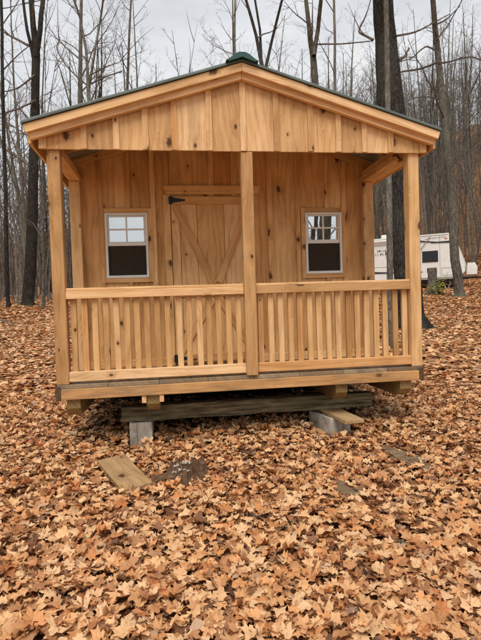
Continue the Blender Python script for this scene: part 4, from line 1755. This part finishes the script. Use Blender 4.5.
def far_leaf(rr):
    V = np.array([(0, -.45, 0), (.42, 0, rr.uniform(.05, .25)), (0, .5, rr.uniform(-.1, .1)), (-.42, 0, rr.uniform(.05, .25))])
    return V, np.array([[0, 1, 2], [0, 2, 3]])


def rot_mats(tilt, spin, yaw):
    n = len(tilt)
    ct, st = np.cos(tilt), np.sin(tilt)
    cs, ss = np.cos(spin), np.sin(spin)
    cy, sy = np.cos(yaw), np.sin(yaw)
    Rz1 = np.zeros((n, 3, 3)); Rz1[:, 0, 0] = cs; Rz1[:, 0, 1] = -ss; Rz1[:, 1, 0] = ss; Rz1[:, 1, 1] = cs; Rz1[:, 2, 2] = 1
    Rx = np.zeros((n, 3, 3)); Rx[:, 0, 0] = 1; Rx[:, 1, 1] = ct; Rx[:, 1, 2] = -st; Rx[:, 2, 1] = st; Rx[:, 2, 2] = ct
    Rz2 = np.zeros((n, 3, 3)); Rz2[:, 0, 0] = cy; Rz2[:, 0, 1] = -sy; Rz2[:, 1, 0] = sy; Rz2[:, 1, 1] = cy; Rz2[:, 2, 2] = 1
    return Rz2 @ Rx @ Rz1


bx_c, bx_s = math.cos(-rz), math.sin(-rz)


def leaf_field(name, n, d0, d1, az0, az1, protos, smin, smax, zmax, tilt_sd, dark_bias=0.0):
    rr = nrng
    az = np.radians(rr.uniform(az0, az1, n))
    dist = np.sqrt(rr.uniform(d0 * d0, d1 * d1, n))
    x = CAM[0] + dist * np.sin(az)
    y = CAM[1] + dist * np.cos(az)
    # leave the loose board, the stones and the blocks uncovered
    dx, dy = x - board.location.x, y - board.location.y
    lx = dx * math.cos(rz) + dy * math.sin(rz)
    ly = -dx * math.sin(rz) + dy * math.cos(rz)
    keep = ~((np.abs(lx) < LB * 0.5) & (np.abs(ly) < WBd * 0.5))
    for ob, rx_ in ((stump, 0.16), (lg, 0.11)):
        keep &= ~(((x - ob.location.x) ** 2 + (y - ob.location.y) ** 2) < rx_ ** 2)
    keep &= ~((np.abs(x) < 1.2) & (y > 1.5) & (y < 4.0))
    keep &= ~((np.abs(x) < 1.45) & (y > 0.5) & (y < 4.0) & (rr.random(n) < 0.72))  # litter thinned under the floor to bare the painted shade
    keep &= ~((np.abs(x + 0.92) < 0.12) & (np.abs(y - 0.38) < 0.27))
    keep &= ~((np.abs(x - 0.77) < 0.17) & (np.abs(y - 0.20) < 0.27))
    for ob in slabs:
        keep &= ~((((x - ob.location.x) ** 2 + (y - ob.location.y) ** 2) < 0.15 ** 2) & (rr.random(n) < 0.55))
    x, y = x[keep], y[keep]
    n = len(x)
    lift = rr.uniform(0, 1, n)
    z = terrain(x, y) + 0.004 + lift * zmax
    # uneven drifts
    z = z + 0.018 * np.clip(np.sin(x * 5.3 + 2.0 * np.sin(y * 3.1)) * np.sin(y * 6.1 + x), 0, 1)
    sc = rr.uniform(smin, smax, n)
    Rm = rot_mats(np.abs(rr.normal(0, tilt_sd, n)), rr.uniform(0, 6.28, n), rr.uniform(0, 6.28, n))
    # lower leaves take a darker tone: shade in the gaps put into colour
    tone = np.clip(rr.beta(1.3, 1.0, n) * 0.86 + 0.42 * (lift - 0.5) + 0.02 - dark_bias, 0, 0.84)
    odd = rr.random(n) < 0.07
    tone[odd] = rr.uniform(0.88, 1.0, odd.sum())
    which = rr.integers(0, len(protos), n)
    VV, TT, AA = [], [], []
    base = 0
    for k, (pV, pT) in enumerate(protos):
        m = which == k
        c = int(m.sum())
        if not c:
            continue
        v = np.einsum('nij,kj->nki', Rm[m], pV) * sc[m][:, None, None]
        v[:, :, 0] += x[m][:, None]
        v[:, :, 1] += y[m][:, None]
        v[:, :, 2] += z[m][:, None]
        nv = len(pV)
        tt = pT[None, :, :] + (np.arange(c) * nv)[:, None, None] + base
        VV.append(v.reshape(-1, 3))
        TT.append(tt.reshape(-1, 3))
        AA.append(np.repeat(tone[m], nv))
        base += c * nv
    V = np.concatenate(VV).astype(np.float32)
    T = np.concatenate(TT).astype(np.int32)
    A = np.concatenate(AA).astype(np.float32)
    me = bpy.data.meshes.new(name)
    me.vertices.add(len(V))
    me.vertices.foreach_set('co', V.ravel())
    me.loops.add(len(T) * 3)
    me.loops.foreach_set('vertex_index', T.ravel())
    me.polygons.add(len(T))
    me.polygons.foreach_set('loop_start', np.arange(0, len(T) * 3, 3, dtype=np.int32))
    me.update(calc_edges=True)
    at = me.attributes.new('tone', 'FLOAT', 'POINT')
    at.data.foreach_set('value', A)
    me.materials.append(leaf_mat)
    o = link(name, me)
    o['kind'] = 'stuff'
    return o


pr = np.random.default_rng(5)
near_p = [leaf_proto(k, pr, c) for k, c in ((0, .25), (0, .5), (0, .8), (1, .3), (1, .6), (1, 1.0), (0, .15), (2, .7), (3, .9), (3, .4), (0, 1.1), (1, .1), (1, 1.4), (3, 1.5), (0, 1.3), (2, 1.2), (1, .8), (0, .4))]
mid_p = [low_leaf(pr) for _ in range(8)]
far_p = [far_leaf(pr) for _ in range(6)]
for args, lab in (((('leaf_litter'), 54000, 1.2, 6.4, -44, 58, near_p, 0.042, 0.112, 0.052, 0.27), 'deep litter of tan fallen maple leaves around the porch front'),
                  ((('leaf_litter'), 88000, 6.4, 16, -42, 58, mid_p, 0.075, 0.14, 0.045, 0.17, -0.07), 'tan leaf litter spread over the ground beside and behind the cabin'),
                  ((('leaf_litter'), 105000, 16, 42, -36, 54, far_p, 0.13, 0.24, 0.05, 0.10, -0.09), 'distant carpet of fallen leaves through the woods')):
    o = leaf_field(*args)
    tag(o, lab, 'leaves')

# the largest leaves in view, one by one
leaf_meshes = []
for k in range(12):
    V, T = near_p[k]
    if k in (7, 8, 9):
        V, T = near_p[k - 7]
    leaf_meshes.append(mesh_from('leaf', V.tolist(), T.tolist(), leaf_one))
placed = 0
while placed < 300:
    u, v = rng.uniform(-10, 492), 640 - 175 * rng.random() ** 1.6 + 6
    p = gp(u, v)
    dx, dy = p[0] - board.location.x, p[1] - board.location.y
    if dx * dx + dy * dy < 0.1 or (p[0] - stump.location.x) ** 2 + (p[1] - stump.location.y) ** 2 < 0.03:
        continue
    s = rng.uniform(0.07, 0.128)
    lf = link('leaf', leaf_meshes[placed % 12], ground, (p[0], p[1], gz(p[0], p[1]) + rng.uniform(0.046, 0.064)),
              (abs(rng.gauss(0, 0.2)), rng.gauss(0, 0.18), rng.uniform(0, 6.28)))
    lf.scale = (s, s, s)
    placed += 1
